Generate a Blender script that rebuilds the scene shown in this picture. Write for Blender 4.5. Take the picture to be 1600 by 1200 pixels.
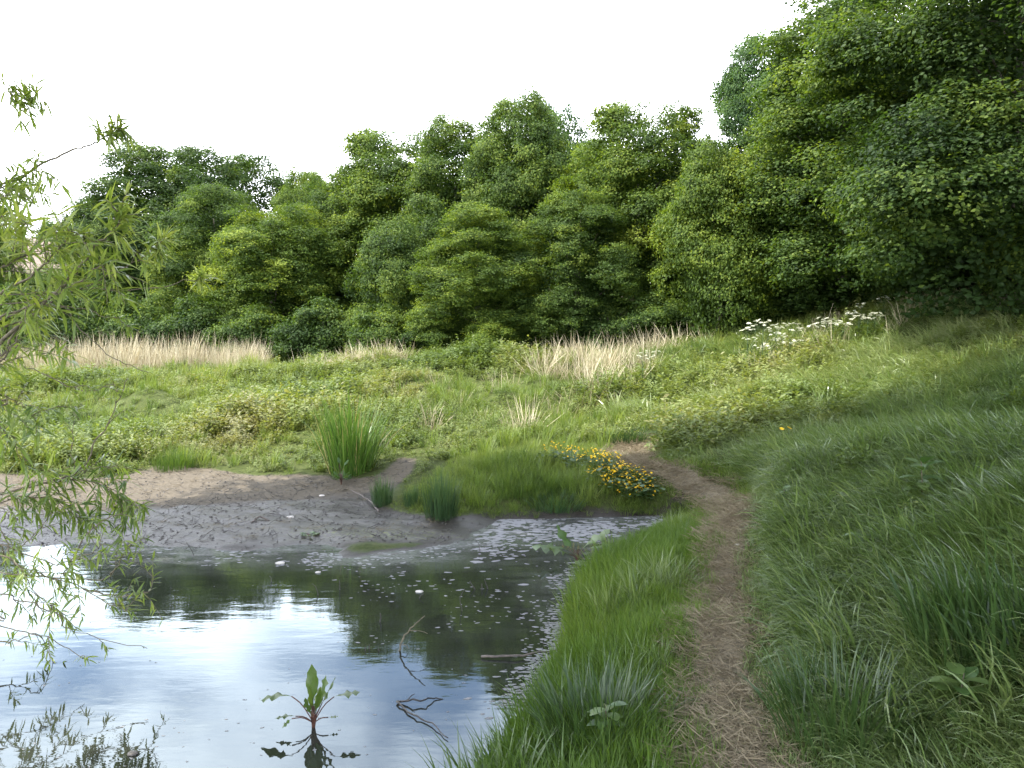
import bpy, math, random
import numpy as np
from mathutils import Vector, Matrix, Quaternion
PI = math.pi
rng = np.random.default_rng(7)
random.seed(7)
for o in list(bpy.data.objects): bpy.data.objects.remove(o)
S = bpy.context.scene
C = S.collection

# ------------------------------------------------------------------ camera, world, sun, exposure
H = 2.05; F = 1250.0; PITCH = math.atan(50/F)
cam = bpy.data.cameras.new('camera'); co = bpy.data.objects.new('camera', cam); C.objects.link(co)
cam.sensor_width = 36; cam.lens = 36*F/1600; cam.clip_start = .05; cam.clip_end = 3000
co.location = (0, 0, H); co.rotation_euler = (PI/2 - PITCH, 0, 0)
S.camera = co
S.render.resolution_x = 1024; S.render.resolution_y = 768
EL = math.radians(60); SH = (-.975, -.20)          # horizontal direction towards the sun
n_ = math.hypot(*SH); SH = (SH[0]/n_, SH[1]/n_)
SUN = Vector((SH[0]*math.cos(EL), SH[1]*math.cos(EL), math.sin(EL)))
W = bpy.data.worlds.new('World'); S.world = W; W.use_nodes = True
nt = W.node_tree; nt.nodes.clear()
def N(t, ty, **k):
    n = t.nodes.new(ty)
    for a, b in k.items():
        if a.startswith('i_'):
            key = a[2:]; key = int(key) if key.isdigit() else key.replace('_', ' ')
            n.inputs[key].default_value = b
        else: setattr(n, a, b)
    return n
def L(t, a, b): t.links.new(a, b)
sky = N(nt, 'ShaderNodeTexSky', sky_type='NISHITA', sun_disc=False, sun_elevation=EL, sun_rotation=math.atan2(SH[0], SH[1]),
        air_density=1.0, dust_density=.8, ozone_density=2.5)
geo = N(nt, 'ShaderNodeTexCoord')
sep = N(nt, 'ShaderNodeSeparateXYZ'); L(nt, geo.outputs['Generated'], sep.inputs[0])
zz = N(nt, 'ShaderNodeMath', operation='ADD', i_1=.18); L(nt, sep.outputs[2], zz.inputs[0])
zc = N(nt, 'ShaderNodeMath', operation='MAXIMUM', i_1=.05); L(nt, zz.outputs[0], zc.inputs[0])
dx = N(nt, 'ShaderNodeMath', operation='DIVIDE'); L(nt, sep.outputs[0], dx.inputs[0]); L(nt, zc.outputs[0], dx.inputs[1])
dy = N(nt, 'ShaderNodeMath', operation='DIVIDE'); L(nt, sep.outputs[1], dy.inputs[0]); L(nt, zc.outputs[0], dy.inputs[1])
cb = N(nt, 'ShaderNodeCombineXYZ', i_2=3.1); L(nt, dx.outputs[0], cb.inputs[0]); L(nt, dy.outputs[0], cb.inputs[1])
cn = N(nt, 'ShaderNodeTexNoise', i_Scale=1.25, i_Detail=7, i_Roughness=.52, i_Distortion=.35); L(nt, cb.outputs[0], cn.inputs['Vector'])
# cloud cover thickens towards the horizon the way a layer of cloud seen edge-on does
lo = N(nt, 'ShaderNodeMapRange', i_1=.10, i_2=.50, i_3=.36, i_4=0.0); L(nt, sep.outputs[2], lo.inputs[0])
ad = N(nt, 'ShaderNodeMath', operation='ADD'); L(nt, cn.outputs[0], ad.inputs[0]); L(nt, lo.outputs[0], ad.inputs[1])
cr = N(nt, 'ShaderNodeMapRange', i_1=.42, i_2=.68, i_3=.07, i_4=1.0); cr.interpolation_type = 'SMOOTHSTEP'; L(nt, ad.outputs[0], cr.inputs[0])
mx = N(nt, 'ShaderNodeMix', data_type='RGBA'); mx.inputs[7].default_value = (12.5, 13.0, 13.8, 1)
L(nt, cr.outputs[0], mx.inputs[0]); L(nt, sky.outputs[0], mx.inputs[6])
bg = N(nt, 'ShaderNodeBackground', i_Strength=.19); L(nt, mx.outputs[2], bg.inputs[0])
wo = N(nt, 'ShaderNodeOutputWorld'); L(nt, bg.outputs[0], wo.inputs[0])
sl = bpy.data.lights.new('sun', 'SUN'); sl.energy = 4.5; sl.angle = math.radians(.6); sl.color = (1, .95, .86)
so = bpy.data.objects.new('sun', sl); C.objects.link(so)
so.rotation_euler = (-SUN).to_track_quat('-Z', 'Y').to_euler(); so.location = (0, 0, 30)
vs = S.view_settings; vs.view_transform = 'Standard'; vs.look = 'None'; vs.gamma = 1; vs.exposure = 1.42; vs.use_curve_mapping = False
S.render.engine = 'CYCLES'
S.cycles.max_bounces = 8; S.cycles.transparent_max_bounces = 8

# ------------------------------------------------------------------ photo pixel <-> place
cp, sp_ = math.cos(PITCH), math.sin(PITCH)
def at(px, py, Y):
    u = (px-800)/F; v = (600-py)/F
    d = np.array([u, cp+v*sp_, -sp_+v*cp]); k = Y/d[1]
    return np.array([d[0]*k, Y, H+d[2]*k])
def proj(p):
    p = np.atleast_2d(p); x = p[:, 0]; y = p[:, 1]; z = p[:, 2]-H
    f = y*cp - z*sp_; f = np.where(f < .3, .3, f)
    return 800+F*x/f, 600-F*(y*sp_+z*cp)/f
def z0(px, py, z=0.0):
    u = (px-800)/F; v = (600-py)/F
    d = np.array([u, cp+v*sp_, -sp_+v*cp]); k = (z-H)/d[2]
    return (d[0]*k, d[1]*k, z)
# ------------------------------------------------------------------ lie of the land: thin plate spline through surveyed points
cpnt = []
for q in [(780,1220),(850,1110),(880,1030),(897,975),(935,905),(995,850),(1045,822),(1040,806),(985,806),(900,806),(800,812),(755,826),
          (715,846),(640,860),(520,868),(400,862),(280,853),(160,850),(60,850),(-120,845),(-400,860)]: cpnt.append(z0(*q))
for q in [(1100,1200,.42),(1170,1200,.43),(1140,1050,.42),(1135,900,.42),(1150,810,.43),(1060,745,.44),(985,700,.47),
          (1010,1120,.36),(1000,1000,.33),(1030,900,.33),(1075,840,.33),
          (985,785,.14),(900,780,.2),(760,780,.18),(690,790,.10),
          (300,785,.03),(450,790,.035),(150,790,.035),(560,800,.03),(300,740,.12),(480,745,.12),(120,745,.12),(590,775,.08),(-150,750,.12),(-450,745,.15)]: cpnt.append(z0(*q))
for q in [(860,700,12.9),(960,735,11.3),(760,725,11.9),(690,755,10.9),
          (1600,700,7.6),(1600,600,10.6),(1600,560,12.4),(1600,467,17),(1400,495,18),(1200,528,20),(1050,548,21.5),(1300,620,13.2),(1180,680,12.2),
          (1100,640,15.5),(1000,640,16.5),(1250,560,17.5),(800,566,22),(650,562,22),(500,575,22.5),(430,586,26),(200,582,24),(0,590,24),(-300,590,24),
          (200,640,18),(0,640,18),(200,700,14.3),(0,705,14.3),(400,640,18),(400,700,14.4),(700,620,17.5),(560,640,16.8),(850,640,16.6),(680,680,14.2),(850,670,14.6),(560,700,13.8)]: cpnt.append(tuple(at(*q)))
cpnt += [(0,0,.42),(.9,1.5,.43),(-1.5,-1,.40),(2.6,2,1.0),(3.2,4.2,1.15),(5,1,1.9),(3.6,6.2,1.2),(2.6,7.6,.85),(2.3,4.6,.75),(2.1,6,.68),(7,3,2.5),(-.2,2.6,.2),(-4,0,.3),(-9,0,.5),
         (-1,4.2,-.35),(-3,5,-.4),(-1.3,7,-.25),(.2,8.2,-.16),(-5,6.5,-.35),(-6,3,-.3),(-9,6,.0),(-13,8,.5),(.6,9.2,-.08),(-2,8,-.12),
         (4,30,1.5),(-10,34,1.2),(12,26,2.6),(18,16,3.3),(14,8,3.4),(-25,35,1.1),(-20,20,1.0),(0,45,1.3),(30,40,2.5),(-40,50,1.2),(30,0,3.5),(-25,0,1.0),(0,-12,1.0),(20,-15,2.5),(-20,-15,1.0),(10,70,1.5),(-40,70,1.2),(50,70,2)]
CP = np.array(cpnt)
def _U(r2): return np.where(r2 > 1e-12, r2*np.log(np.maximum(r2, 1e-12)), 0)
_n = len(CP)
_K = _U(((CP[:, None, :2]-CP[None, :, :2])**2).sum(-1)) + np.eye(_n)*.06
_P = np.c_[np.ones(_n), CP[:, :2]]
_A = np.zeros((_n+3, _n+3)); _A[:_n, :_n] = _K; _A[:_n, _n:] = _P; _A[_n:, :_n] = _P.T
_w = np.linalg.solve(_A, np.r_[CP[:, 2], 0, 0, 0])
_ph = rng.uniform(0, 6.28, (40,)); _an = rng.uniform(0, 6.28, (40,))
def wav(x, y, freq, k0=0, n=6):
    s = 0
    for i in range(n):
        a = _an[(k0+i) % 40]; f = freq*(.6+.16*i)
        s = s+np.sin((x*math.cos(a)+y*math.sin(a))*f+_ph[(k0+i) % 40])
    return s/n*1.6
def zt(x, y):
    x = np.atleast_1d(np.asarray(x, float)); y = np.atleast_1d(np.asarray(y, float))
    xc = np.clip(x, -60, 60); yc = np.clip(y, -25, 80)
    out = np.empty(len(xc))
    for i in range(0, len(xc), 20000):
        a = xc[i:i+20000]; b = yc[i:i+20000]
        out[i:i+20000] = _U((a[:, None]-CP[None, :, 0])**2+(b[:, None]-CP[None, :, 1])**2)@_w[:_n] + _w[_n]+_w[_n+1]*a+_w[_n+2]*b
    m = np.clip((out-.25)/.4, 0, 1)
    mm = m*np.clip((yc-12.8)/1.5, 0, 1); out += mm*.42*np.clip(wav(xc, yc, 1.6, 19)-.3, 0, .8)
    out += m*(.05*wav(xc, yc, 2.2, 3)+.03*wav(xc, yc, 5.5, 11))*np.clip((yc-6)/6, .2, 1.7)
    out += (.014*wav(xc, yc, 8, 20)+.012*wav(xc, yc, 19, 27)+.005*wav(xc, yc, 38, 33))*np.clip((out+.1)/.1, 0, 1)
    return out
def ground(px, py, far=60):
    Y = np.r_[np.arange(2.2, 30, .04), np.arange(30, far, .3)]
    P = np.array([at(px, py, a) for a in (1.0,)])[0]
    X = P[0]*Y; Z = H+(P[2]-H)*Y
    t = zt(X, Y); t = np.maximum(t, 0)
    w = np.nonzero(Z <= t)[0]
    i = w[0] if len(w) else len(Y)-1
    return (X[i], Y[i], max(float(t[i]), 0))
def poly_world(pts): return np.array([ground(*p)[:2] for p in pts])
def inpoly(x, y, P):
    c = np.zeros(len(x), bool); j = len(P)-1
    for i in range(len(P)):
        xi, yi = P[i]; xj, yj = P[j]
        k = ((yi > y) != (yj > y)) & (x < (xj-xi)*(y-yi)/((yj-yi) or 1e-9)+xi); c ^= k; j = i
    return c
def dpoly(x, y, P, closed=True):
    d = np.full(len(x), 1e9); n = len(P)
    for i in range(n if closed else n-1):
        a = P[i]; b = P[(i+1) % n]; v = b-a; l = max((v**2).sum(), 1e-9)
        t = np.clip(((x-a[0])*v[0]+(y-a[1])*v[1])/l, 0, 1)
        d = np.minimum(d, np.hypot(x-a[0]-t*v[0], y-a[1]-t*v[1]))
    return np.where(inpoly(x, y, P), -d, d) if closed else d
PATH = np.vstack([[[.75,-6],[.8,0],[.85,2.2]], poly_world([(1140,1190),(1132,1100),(1126,1000),(1128,900),(1138,840),(1144,800),(1125,770),(1075,752),(1015,732),(985,712),(1000,698),(1020,692)])])
MUD = np.vstack([poly_world([(-420,735),(-200,738),(60,742),(150,748),(215,738),(250,727),(330,733),(400,744),(480,742),(580,747),(600,738),(622,716),(650,716),(645,735),(618,762),(592,782),(600,792),(650,804),(700,808),(780,803),(900,801),(1000,801)]),
                 [[2.2,10.1],[1.9,9.3],[.4,8.6],[-12,7]]])
def dpath(x, y): return dpoly(x, y, PATH, False)
PENP = poly_world([(606,796),(655,748),(720,712),(860,690),(950,692),(1000,745),(1040,800),(1000,808),(700,812)])

# ------------------------------------------------------------------ mesh helpers
def tag(o, label=None, cat=None, group=None, kind=None):
    if label: o['label'] = label
    if cat: o['category'] = cat
    if group: o['group'] = group
    if kind: o['kind'] = kind
    return o
def mkmesh(name, V, faces, mats=(), tint=None, smooth=False, mi=None):
    me = bpy.data.meshes.new(name); V = np.asarray(V, np.float32)
    if isinstance(faces, np.ndarray):
        n, k = faces.shape
        me.vertices.add(len(V)); me.vertices.foreach_set('co', V.ravel())
        me.loops.add(n*k); me.loops.foreach_set('vertex_index', faces.astype(np.int32).ravel())
        me.polygons.add(n); me.polygons.foreach_set('loop_start', np.arange(0, n*k, k, dtype=np.int32))
        me.polygons.foreach_set('loop_total', np.full(n, k, np.int32))
        me.update(calc_edges=True)
    else:
        me.from_pydata([tuple(map(float, v)) for v in V], [], faces)
    if tint is not None:
        a = me.attributes.new('tint', 'FLOAT', 'POINT'); a.data.foreach_set('value', np.asarray(tint, np.float32))
    for m in mats: me.materials.append(m)
    if mi is not None: me.polygons.foreach_set('material_index', np.asarray(mi, np.int32))
    me.polygons.foreach_set('use_smooth', np.full(len(me.polygons), smooth))
    me.update(); me.validate(); return me
def obj(name, me, parent=None, loc=None, link=True):
    o = bpy.data.objects.new(name, me)
    if link: C.objects.link(o)
    if parent: o.parent = parent
    if loc is not None: o.location = loc
    return o
def empty(name, loc, rz=0, label=None, cat=None, group=None):
    o = bpy.data.objects.new(name, None); C.objects.link(o); o.location = tuple(map(float, loc)); o.rotation_euler = (0, 0, rz)
    o.empty_display_size = .2
    return tag(o, label, cat, group)
class Geo:
    def __init__(s): s.v = []; s.f = []; s.t = []; s.n = 0
    def add(s, V, Fc, t=.5):
        V = np.asarray(V, float); s.v.append(V); s.f += [tuple(i+s.n for i in f) for f in Fc]
        s.t += list(t) if np.ndim(t) else [t]*len(V); s.n += len(V)
    def tube(s, P, R, sides=7, t=.5):
        P = np.asarray(P, float); m = len(P); R = np.broadcast_to(R, (m,))
        T = np.gradient(P, axis=0); T /= np.linalg.norm(T, axis=1)[:, None]+1e-9
        a = np.array([0, 0, 1.]) if abs(T[0][2]) < .9 else np.array([1., 0, 0]); V = []
        for i in range(m):
            u = np.cross(T[i], a); u /= np.linalg.norm(u)+1e-9; w = np.cross(T[i], u)
            for k in range(sides):
                q = 2*PI*k/sides; V.append(P[i]+R[i]*(math.cos(q)*u+math.sin(q)*w))
        Fc = [(i*sides+k, i*sides+(k+1) % sides, (i+1)*sides+(k+1) % sides, (i+1)*sides+k) for i in range(m-1) for k in range(sides)]
        Fc += [tuple(range(sides-1, -1, -1)), tuple((m-1)*sides+k for k in range(sides))]
        s.add(V, Fc, t)
    def strip(s, P, Wd, side, t=.5, cup=0):
        """leaf / blade along P with half widths Wd and side vectors"""
        P = np.asarray(P, float); m = len(P); side = np.asarray(side, float)
        if side.ndim == 1: side = np.repeat(side[None], m, 0)
        Wd = np.asarray(Wd)[:, None]
        if cup:
            T = np.gradient(P, axis=0); nn = np.cross(side, T); nn /= np.linalg.norm(nn, axis=1)[:, None]+1e-9
            V = np.vstack([P-side*Wd+nn*Wd*cup, P, P+side*Wd+nn*Wd*cup])
            Fc = [(i, m+i, m+i+1, i+1) for i in range(m-1)]+[(m+i, 2*m+i, 2*m+i+1, m+i+1) for i in range(m-1)]
        else:
            V = np.vstack([P-side*Wd, P+side*Wd]); Fc = [(i, m+i, m+i+1, i+1) for i in range(m-1)]
        s.add(V, Fc, t)
    def mesh(s, name, mats, smooth=True):
        return mkmesh(name, np.vstack(s.v), s.f, mats, s.t, smooth)
def smoothline(P, n=24, jit=0, r=None):
    P = np.asarray(P, float); m = len(P); t = np.linspace(0, m-1, n); out = []
    for a in t:
        i = min(int(a), m-2); u = a-i
        p0 = P[max(i-1, 0)]; p1 = P[i]; p2 = P[i+1]; p3 = P[min(i+2, m-1)]
        out.append(.5*((2*p1)+(-p0+p2)*u+(2*p0-5*p1+4*p2-p3)*u*u+(-p0+3*p1-3*p2+p3)*u**3))
    out = np.array(out)
    if jit: out[1:-1] += (r or rng).normal(0, jit, out[1:-1].shape)
    return out

# ------------------------------------------------------------------ materials
def newmat(name):
    m = bpy.data.materials.new(name); m.use_nodes = True; m.node_tree.nodes.clear(); return m, m.node_tree
def ramp(t, cols, fac):
    r = t.nodes.new('ShaderNodeValToRGB'); e = r.color_ramp.elements
    while len(e) < len(cols): e.new(.5)
    for i, (p, c) in enumerate(cols): e[i].position = p; e[i].color = (*c, 1)
    L(t, fac, r.inputs[0]); return r
def leafmat(name, cols, trans=.3, rough=.45, spec=.35, tcol=None, inst=False, objcol=False, noise=0, bright=1.0):
    m, t = newmat(name)
    at_ = N(t, 'ShaderNodeAttribute', attribute_name='tint'); f = at_.outputs['Fac']
    if inst:
        ai = N(t, 'ShaderNodeAttribute', attribute_name='hue', attribute_type='INSTANCER')
        a1 = N(t, 'ShaderNodeMath', operation='MULTIPLY_ADD', i_1=.45); L(t, f, a1.inputs[0])
        a2 = N(t, 'ShaderNodeMath', operation='SUBTRACT', i_1=.225); L(t, ai.outputs['Fac'], a2.inputs[0]); L(t, a2.outputs[0], a1.inputs[2]); f = a1.outputs[0]
    r = ramp(t, cols, f); c = r.outputs[0]
    if objcol:
        oi = N(t, 'ShaderNodeObjectInfo'); mm = N(t, 'ShaderNodeMix', data_type='RGBA', blend_type='MULTIPLY', i_0=1.0)
        L(t, c, mm.inputs[6]); L(t, oi.outputs['Color'], mm.inputs[7]); c = mm.outputs[2]
    p = N(t, 'ShaderNodeBsdfPrincipled', i_Roughness=rough); p.inputs['Specular IOR Level'].default_value = spec
    L(t, c, p.inputs['Base Color'])
    tr = N(t, 'ShaderNodeBsdfTranslucent')
    m2 = N(t, 'ShaderNodeMix', data_type='RGBA', blend_type='MULTIPLY', i_0=1.0); m2.inputs[7].default_value = (*(tcol or (1.5, 1.45, .6)), 1)
    L(t, c, m2.inputs[6]); L(t, m2.outputs[2], tr.inputs[0])
    ms = N(t, 'ShaderNodeMixShader', i_0=trans); L(t, p.outputs[0], ms.inputs[1]); L(t, tr.outputs[0], ms.inputs[2])
    o = N(t, 'ShaderNodeOutputMaterial'); L(t, ms.outputs[0], o.inputs[0]); return m
def barkmat(name, c1, c2, scale=8, rough=.85):
    m, t = newmat(name); tc = N(t, 'ShaderNodeTexCoord'); n = N(t, 'ShaderNodeTexNoise', i_Scale=scale, i_Detail=6); L(t, tc.outputs['Object'], n.inputs['Vector'])
    r = ramp(t, [(.3, c1), (.7, c2)], n.outputs[0]); p = N(t, 'ShaderNodeBsdfPrincipled', i_Roughness=rough); L(t, r.outputs[0], p.inputs['Base Color'])
    b = N(t, 'ShaderNodeBump', i_Strength=.5, i_Distance=.02); L(t, n.outputs[0], b.inputs['Height']); L(t, b.outputs[0], p.inputs['Normal'])
    o = N(t, 'ShaderNodeOutputMaterial'); L(t, p.outputs[0], o.inputs[0]); return m
M = {}
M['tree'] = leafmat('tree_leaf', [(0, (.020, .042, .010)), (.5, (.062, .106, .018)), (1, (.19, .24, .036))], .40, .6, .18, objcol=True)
M['bark'] = barkmat('bark', (.05, .042, .033), (.13, .11, .085))
M['twigbark'] = barkmat('twig_bark', (.07, .06, .04), (.17, .14, .09), 30)
M['darkwood'] = barkmat('wet_dark_wood', (.012, .010, .009), (.045, .036, .03), 40, .5)
M['greywood'] = barkmat('grey_wood', (.06, .05, .045), (.16, .13, .11), 40, .7)
M['willow'] = leafmat('willow_leaf', [(0, (.07, .12, .035)), (.5, (.17, .235, .055)), (1, (.30, .34, .10))], .5, .35, .5)
M['lawn'] = leafmat('short_grass_blade', [(0, (.040, .085, .014)), (.5, (.085, .150, .022)), (1, (.16, .22, .05))], .35, .5, .3, inst=True)
M['long'] = leafmat('long_grass_blade', [(0, (.042, .078, .024)), (.45, (.105, .160, .044)), (.8, (.200, .245, .095)), (1, (.25, .27, .13))], .30, .32, .6, tcol=(1.3, 1.4, .7), inst=True)
M['lime'] = leafmat('lime_grass_blade', [(0, (.06, .11, .022)), (.5, (.135, .19, .042)), (1, (.26, .29, .10))], .36, .5, .3, inst=True)
M['herb'] = leafmat('herb_leaf', [(0, (.035, .070, .016)), (.4, (.095, .14, .030)), (.75, (.165, .20, .055)), (1, (.20, .195, .085))], .34, .5, .3, inst=True)
M['dry'] = leafmat('dry_stalk', [(0, (.24, .20, .13)), (.5, (.42, .37, .25)), (1, (.60, .54, .39))], .2, .7, .2, tcol=(1, .9, .7), inst=True)
M['thatch'] = leafmat('trodden_straw', [(0, (.10, .078, .048)), (.5, (.19, .155, .10)), (.8, (.29, .245, .165)), (1, (.12, .17, .04))], .1, .7, .2, tcol=(1, .9, .7), inst=True)
M['sedge'] = leafmat('sedge_blade', [(0, (.020, .050, .022)), (.5, (.042, .085, .032)), (1, (.085, .135, .045))], .3, .4, .4)
M['reed'] = leafmat('reed_blade', [(0, (.04, .09, .018)), (.5, (.085, .165, .028)), (.9, (.15, .24, .05)), (1, (.33, .28, .13))], .35, .4, .4)
M['dock'] = leafmat('dock_leaf', [(0, (.03, .055, .015)), (.5, (.075, .125, .028)), (1, (.15, .20, .05))], .35, .35, .5)
M['dockred'] = leafmat('dock_stem', [(0, (.06, .022, .018)), (1, (.12, .06, .04))], .1, .4, .4, tcol=(1, .7, .6))
M['yellow'] = leafmat('yellow_petal', [(0, (.80, .46, .01)), (1, (.88, .62, .02))], .25, .4, .4, tcol=(1, .9, .5))
M['white'] = leafmat('white_petal', [(0, (.42, .45, .30)), (1, (.66, .66, .55))], .2, .6, .2, tcol=(1, 1, .9))
M['broad'] = leafmat('broad_leaf', [(0, (.035, .080, .025)), (.5, (.07, .13, .035)), (1, (.15, .20, .06))], .3, .4, .5, inst=False)

def mat_ground():
    m, t = newmat('ground'); tc = N(t, 'ShaderNodeTexCoord'); P = tc.outputs['Object']
    def att(n): return N(t, 'ShaderNodeAttribute', attribute_name=n).outputs['Fac']
    n1 = N(t, 'ShaderNodeTexNoise', i_Scale=1.3, i_Detail=8, i_Roughness=.6); L(t, P, n1.inputs['Vector'])
    n2 = N(t, 'ShaderNodeTexNoise', i_Scale=24, i_Detail=8, i_Roughness=.65); L(t, P, n2.inputs['Vector'])
    soil = ramp(t, [(.3, (.030, .040, .012)), (.5, (.050, .065, .018)), (.75, (.085, .085, .032))], n2.outputs[0])
    mp = N(t, 'ShaderNodeMapping'); mp.inputs['Scale'].default_value = (1, 2.6, 1); L(t, P, mp.inputs['Vector'])
    n3 = N(t, 'ShaderNodeTexNoise', i_Scale=17, i_Detail=10, i_Roughness=.7); L(t, mp.outputs[0], n3.inputs['Vector'])
    dry = ramp(t, [(.28, (.062, .052, .040)), (.5, (.108, .092, .070)), (.75, (.175, .150, .118))], n3.outputs[0])
    wet = ramp(t, [(.3, (.018, .015, .012)), (.5, (.038, .032, .026)), (.75, (.068, .058, .048))], n3.outputs[0])
    algae = (.10, .115, .018)
    pth = ramp(t, [(.3, (.075, .062, .044)), (.5, (.17, .143, .10)), (.75, (.29, .25, .175))], n3.outputs[0])
    # wetness
    w0 = N(t, 'ShaderNodeMath', operation='MULTIPLY_ADD', i_1=1.0, i_2=-.5); L(t, n1.outputs[0], w0.inputs[0])
    w1 = N(t, 'ShaderNodeMath', operation='ADD'); L(t, w0.outputs[0], w1.inputs[0]); L(t, att('wet'), w1.inputs[1])
    w2 = N(t, 'ShaderNodeMapRange', i_1=.3, i_2=.7); w2.interpolation_type = 'SMOOTHSTEP'; L(t, w1.outputs[0], w2.inputs[0])
    md = N(t, 'ShaderNodeMix', data_type='RGBA'); L(t, w2.outputs[0], md.inputs[0]); L(t, dry.outputs[0], md.inputs[6]); L(t, wet.outputs[0], md.inputs[7])
    al = N(t, 'ShaderNodeMapRange', i_1=.50, i_2=.62); L(t, n2.outputs[0], al.inputs[0])
    am = N(t, 'ShaderNodeMath', operation='MULTIPLY'); L(t, al.outputs[0], am.inputs[0]); L(t, att('algae'), am.inputs[1])
    ma = N(t, 'ShaderNodeMix', data_type='RGBA'); ma.inputs[7].default_value = (*algae, 1); L(t, am.outputs[0], ma.inputs[0]); L(t, md.outputs[2], ma.inputs[6])
    def soft(a, amp=.7):
        q = N(t, 'ShaderNodeMath', operation='MULTIPLY_ADD', i_1=amp, i_2=-amp/2); L(t, n2.outputs[0], q.inputs[0])
        s_ = N(t, 'ShaderNodeMath', operation='ADD'); L(t, q.outputs[0], s_.inputs[0]); L(t, a, s_.inputs[1])
        r = N(t, 'ShaderNodeMapRange', i_1=.38, i_2=.62); r.interpolation_type = 'SMOOTHSTEP'; L(t, s_.outputs[0], r.inputs[0]); return r.outputs[0]
    x1 = N(t, 'ShaderNodeMix', data_type='RGBA'); L(t, soft(att('mud')), x1.inputs[0]); L(t, soil.outputs[0], x1.inputs[6]); L(t, ma.outputs[2], x1.inputs[7])
    x2 = N(t, 'ShaderNodeMix', data_type='RGBA'); L(t, soft(att('path')), x2.inputs[0]); L(t, x1.outputs[2], x2.inputs[6]); L(t, pth.outputs[0], x2.inputs[7])
    wm = N(t, 'ShaderNodeMath', operation='MULTIPLY'); L(t, w2.outputs[0], wm.inputs[0]); L(t, att('mud'), wm.inputs[1])
    ro = N(t, 'ShaderNodeMapRange', i_1=0., i_2=1., i_3=.95, i_4=.34); L(t, wm.outputs[0], ro.inputs[0])
    p = N(t, 'ShaderNodeBsdfPrincipled'); L(t, x2.outputs[2], p.inputs['Base Color']); L(t, ro.outputs[0], p.inputs['Roughness'])
    sp = N(t, 'ShaderNodeMapRange', i_3=.1, i_4=.25); L(t, wm.outputs[0], sp.inputs[0]); L(t, sp.outputs[0], p.inputs['Specular IOR Level'])
    b = N(t, 'ShaderNodeBump', i_Strength=.6, i_Distance=.015); L(t, n3.outputs[0], b.inputs['Height']); L(t, b.outputs[0], p.inputs['Normal'])
    o = N(t, 'ShaderNodeOutputMaterial'); L(t, p.outputs[0], o.inputs[0]); return m
def mat_water():
    m, t = newmat('pond_water'); tc = N(t, 'ShaderNodeTexCoord'); P = tc.outputs['Object']
    mp = N(t, 'ShaderNodeMapping'); mp.inputs['Scale'].default_value = (.8, 2.2, 1); L(t, P, mp.inputs['Vector'])
    n = N(t, 'ShaderNodeTexNoise', i_Scale=3.2, i_Detail=4, i_Roughness=.5); L(t, mp.outputs[0], n.inputs['Vector'])
    n2 = N(t, 'ShaderNodeTexNoise', i_Scale=.5, i_Detail=3); L(t, P, n2.inputs['Vector'])
    b = N(t, 'ShaderNodeBump', i_Strength=.10, i_Distance=.012); L(t, n.outputs[0], b.inputs['Height'])
    # surface film, thicker over the shallows; the pale sheen there is painted into it
    fa = N(t, 'ShaderNodeAttribute', attribute_name='film').outputs['Fac']
    n4 = N(t, 'ShaderNodeTexNoise', i_Scale=2.5, i_Detail=9, i_Roughness=.7, i_Distortion=.6); L(t, mp.outputs[0], n4.inputs['Vector'])
    f1 = N(t, 'ShaderNodeMapRange', i_1=.32, i_2=.7, i_3=.15); L(t, n4.outputs[0], f1.inputs[0])
    f2 = N(t, 'ShaderNodeMath', operation='MULTIPLY'); L(t, f1.outputs[0], f2.inputs[0]); L(t, fa, f2.inputs[1])
    n5 = N(t, 'ShaderNodeTexNoise', i_Scale=38, i_Detail=4); L(t, mp.outputs[0], n5.inputs['Vector'])
    f3 = N(t, 'ShaderNodeMapRange', i_1=.4, i_2=.68); L(t, n5.outputs[0], f3.inputs[0])
    f4 = N(t, 'ShaderNodeMath', operation='MULTIPLY', i_1=.65); L(t, f2.outputs[0], f4.inputs[0])
    f5 = N(t, 'ShaderNodeMath', operation='MULTIPLY_ADD'); L(t, f3.outputs[0], f5.inputs[0]); L(t, f4.outputs[0], f5.inputs[1]); L(t, f4.outputs[0], f5.inputs[2])
    base = N(t, 'ShaderNodeMix', data_type='RGBA'); base.inputs[6].default_value = (.016, .018, .012, 1); base.inputs[7].default_value = (.30, .30, .29, 1)
    L(t, f5.outputs[0], base.inputs[0])
    df = N(t, 'ShaderNodeBsdfDiffuse'); L(t, base.outputs[2], df.inputs[0])
    rr = N(t, 'ShaderNodeMapRange', i_3=.012, i_4=.10); L(t, f5.outputs[0], rr.inputs[0])
    gl = N(t, 'ShaderNodeBsdfGlossy'); L(t, rr.outputs[0], gl.inputs['Roughness']); L(t, b.outputs[0], gl.inputs['Normal']); gl.inputs[0].default_value = (.82, .93, 1, 1)
    fr = N(t, 'ShaderNodeFresnel', i_IOR=1.62); L(t, b.outputs[0], fr.inputs['Normal'])
    fm = N(t, 'ShaderNodeMath', operation='MULTIPLY_ADD', i_1=-.45, i_2=1.0); L(t, f5.outputs[0], fm.inputs[0])
    fg = N(t, 'ShaderNodeMath', operation='MULTIPLY'); L(t, fr.outputs[0], fg.inputs[0]); L(t, fm.outputs[0], fg.inputs[1])
    ms = N(t, 'ShaderNodeMixShader'); L(t, fg.outputs[0], ms.inputs[0]); L(t, df.outputs[0], ms.inputs[1]); L(t, gl.outputs[0], ms.inputs[2])
    o = N(t, 'ShaderNodeOutputMaterial'); L(t, ms.outputs[0], o.inputs[0]); return m
M['ground'] = mat_ground(); M['water'] = mat_water()
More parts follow.
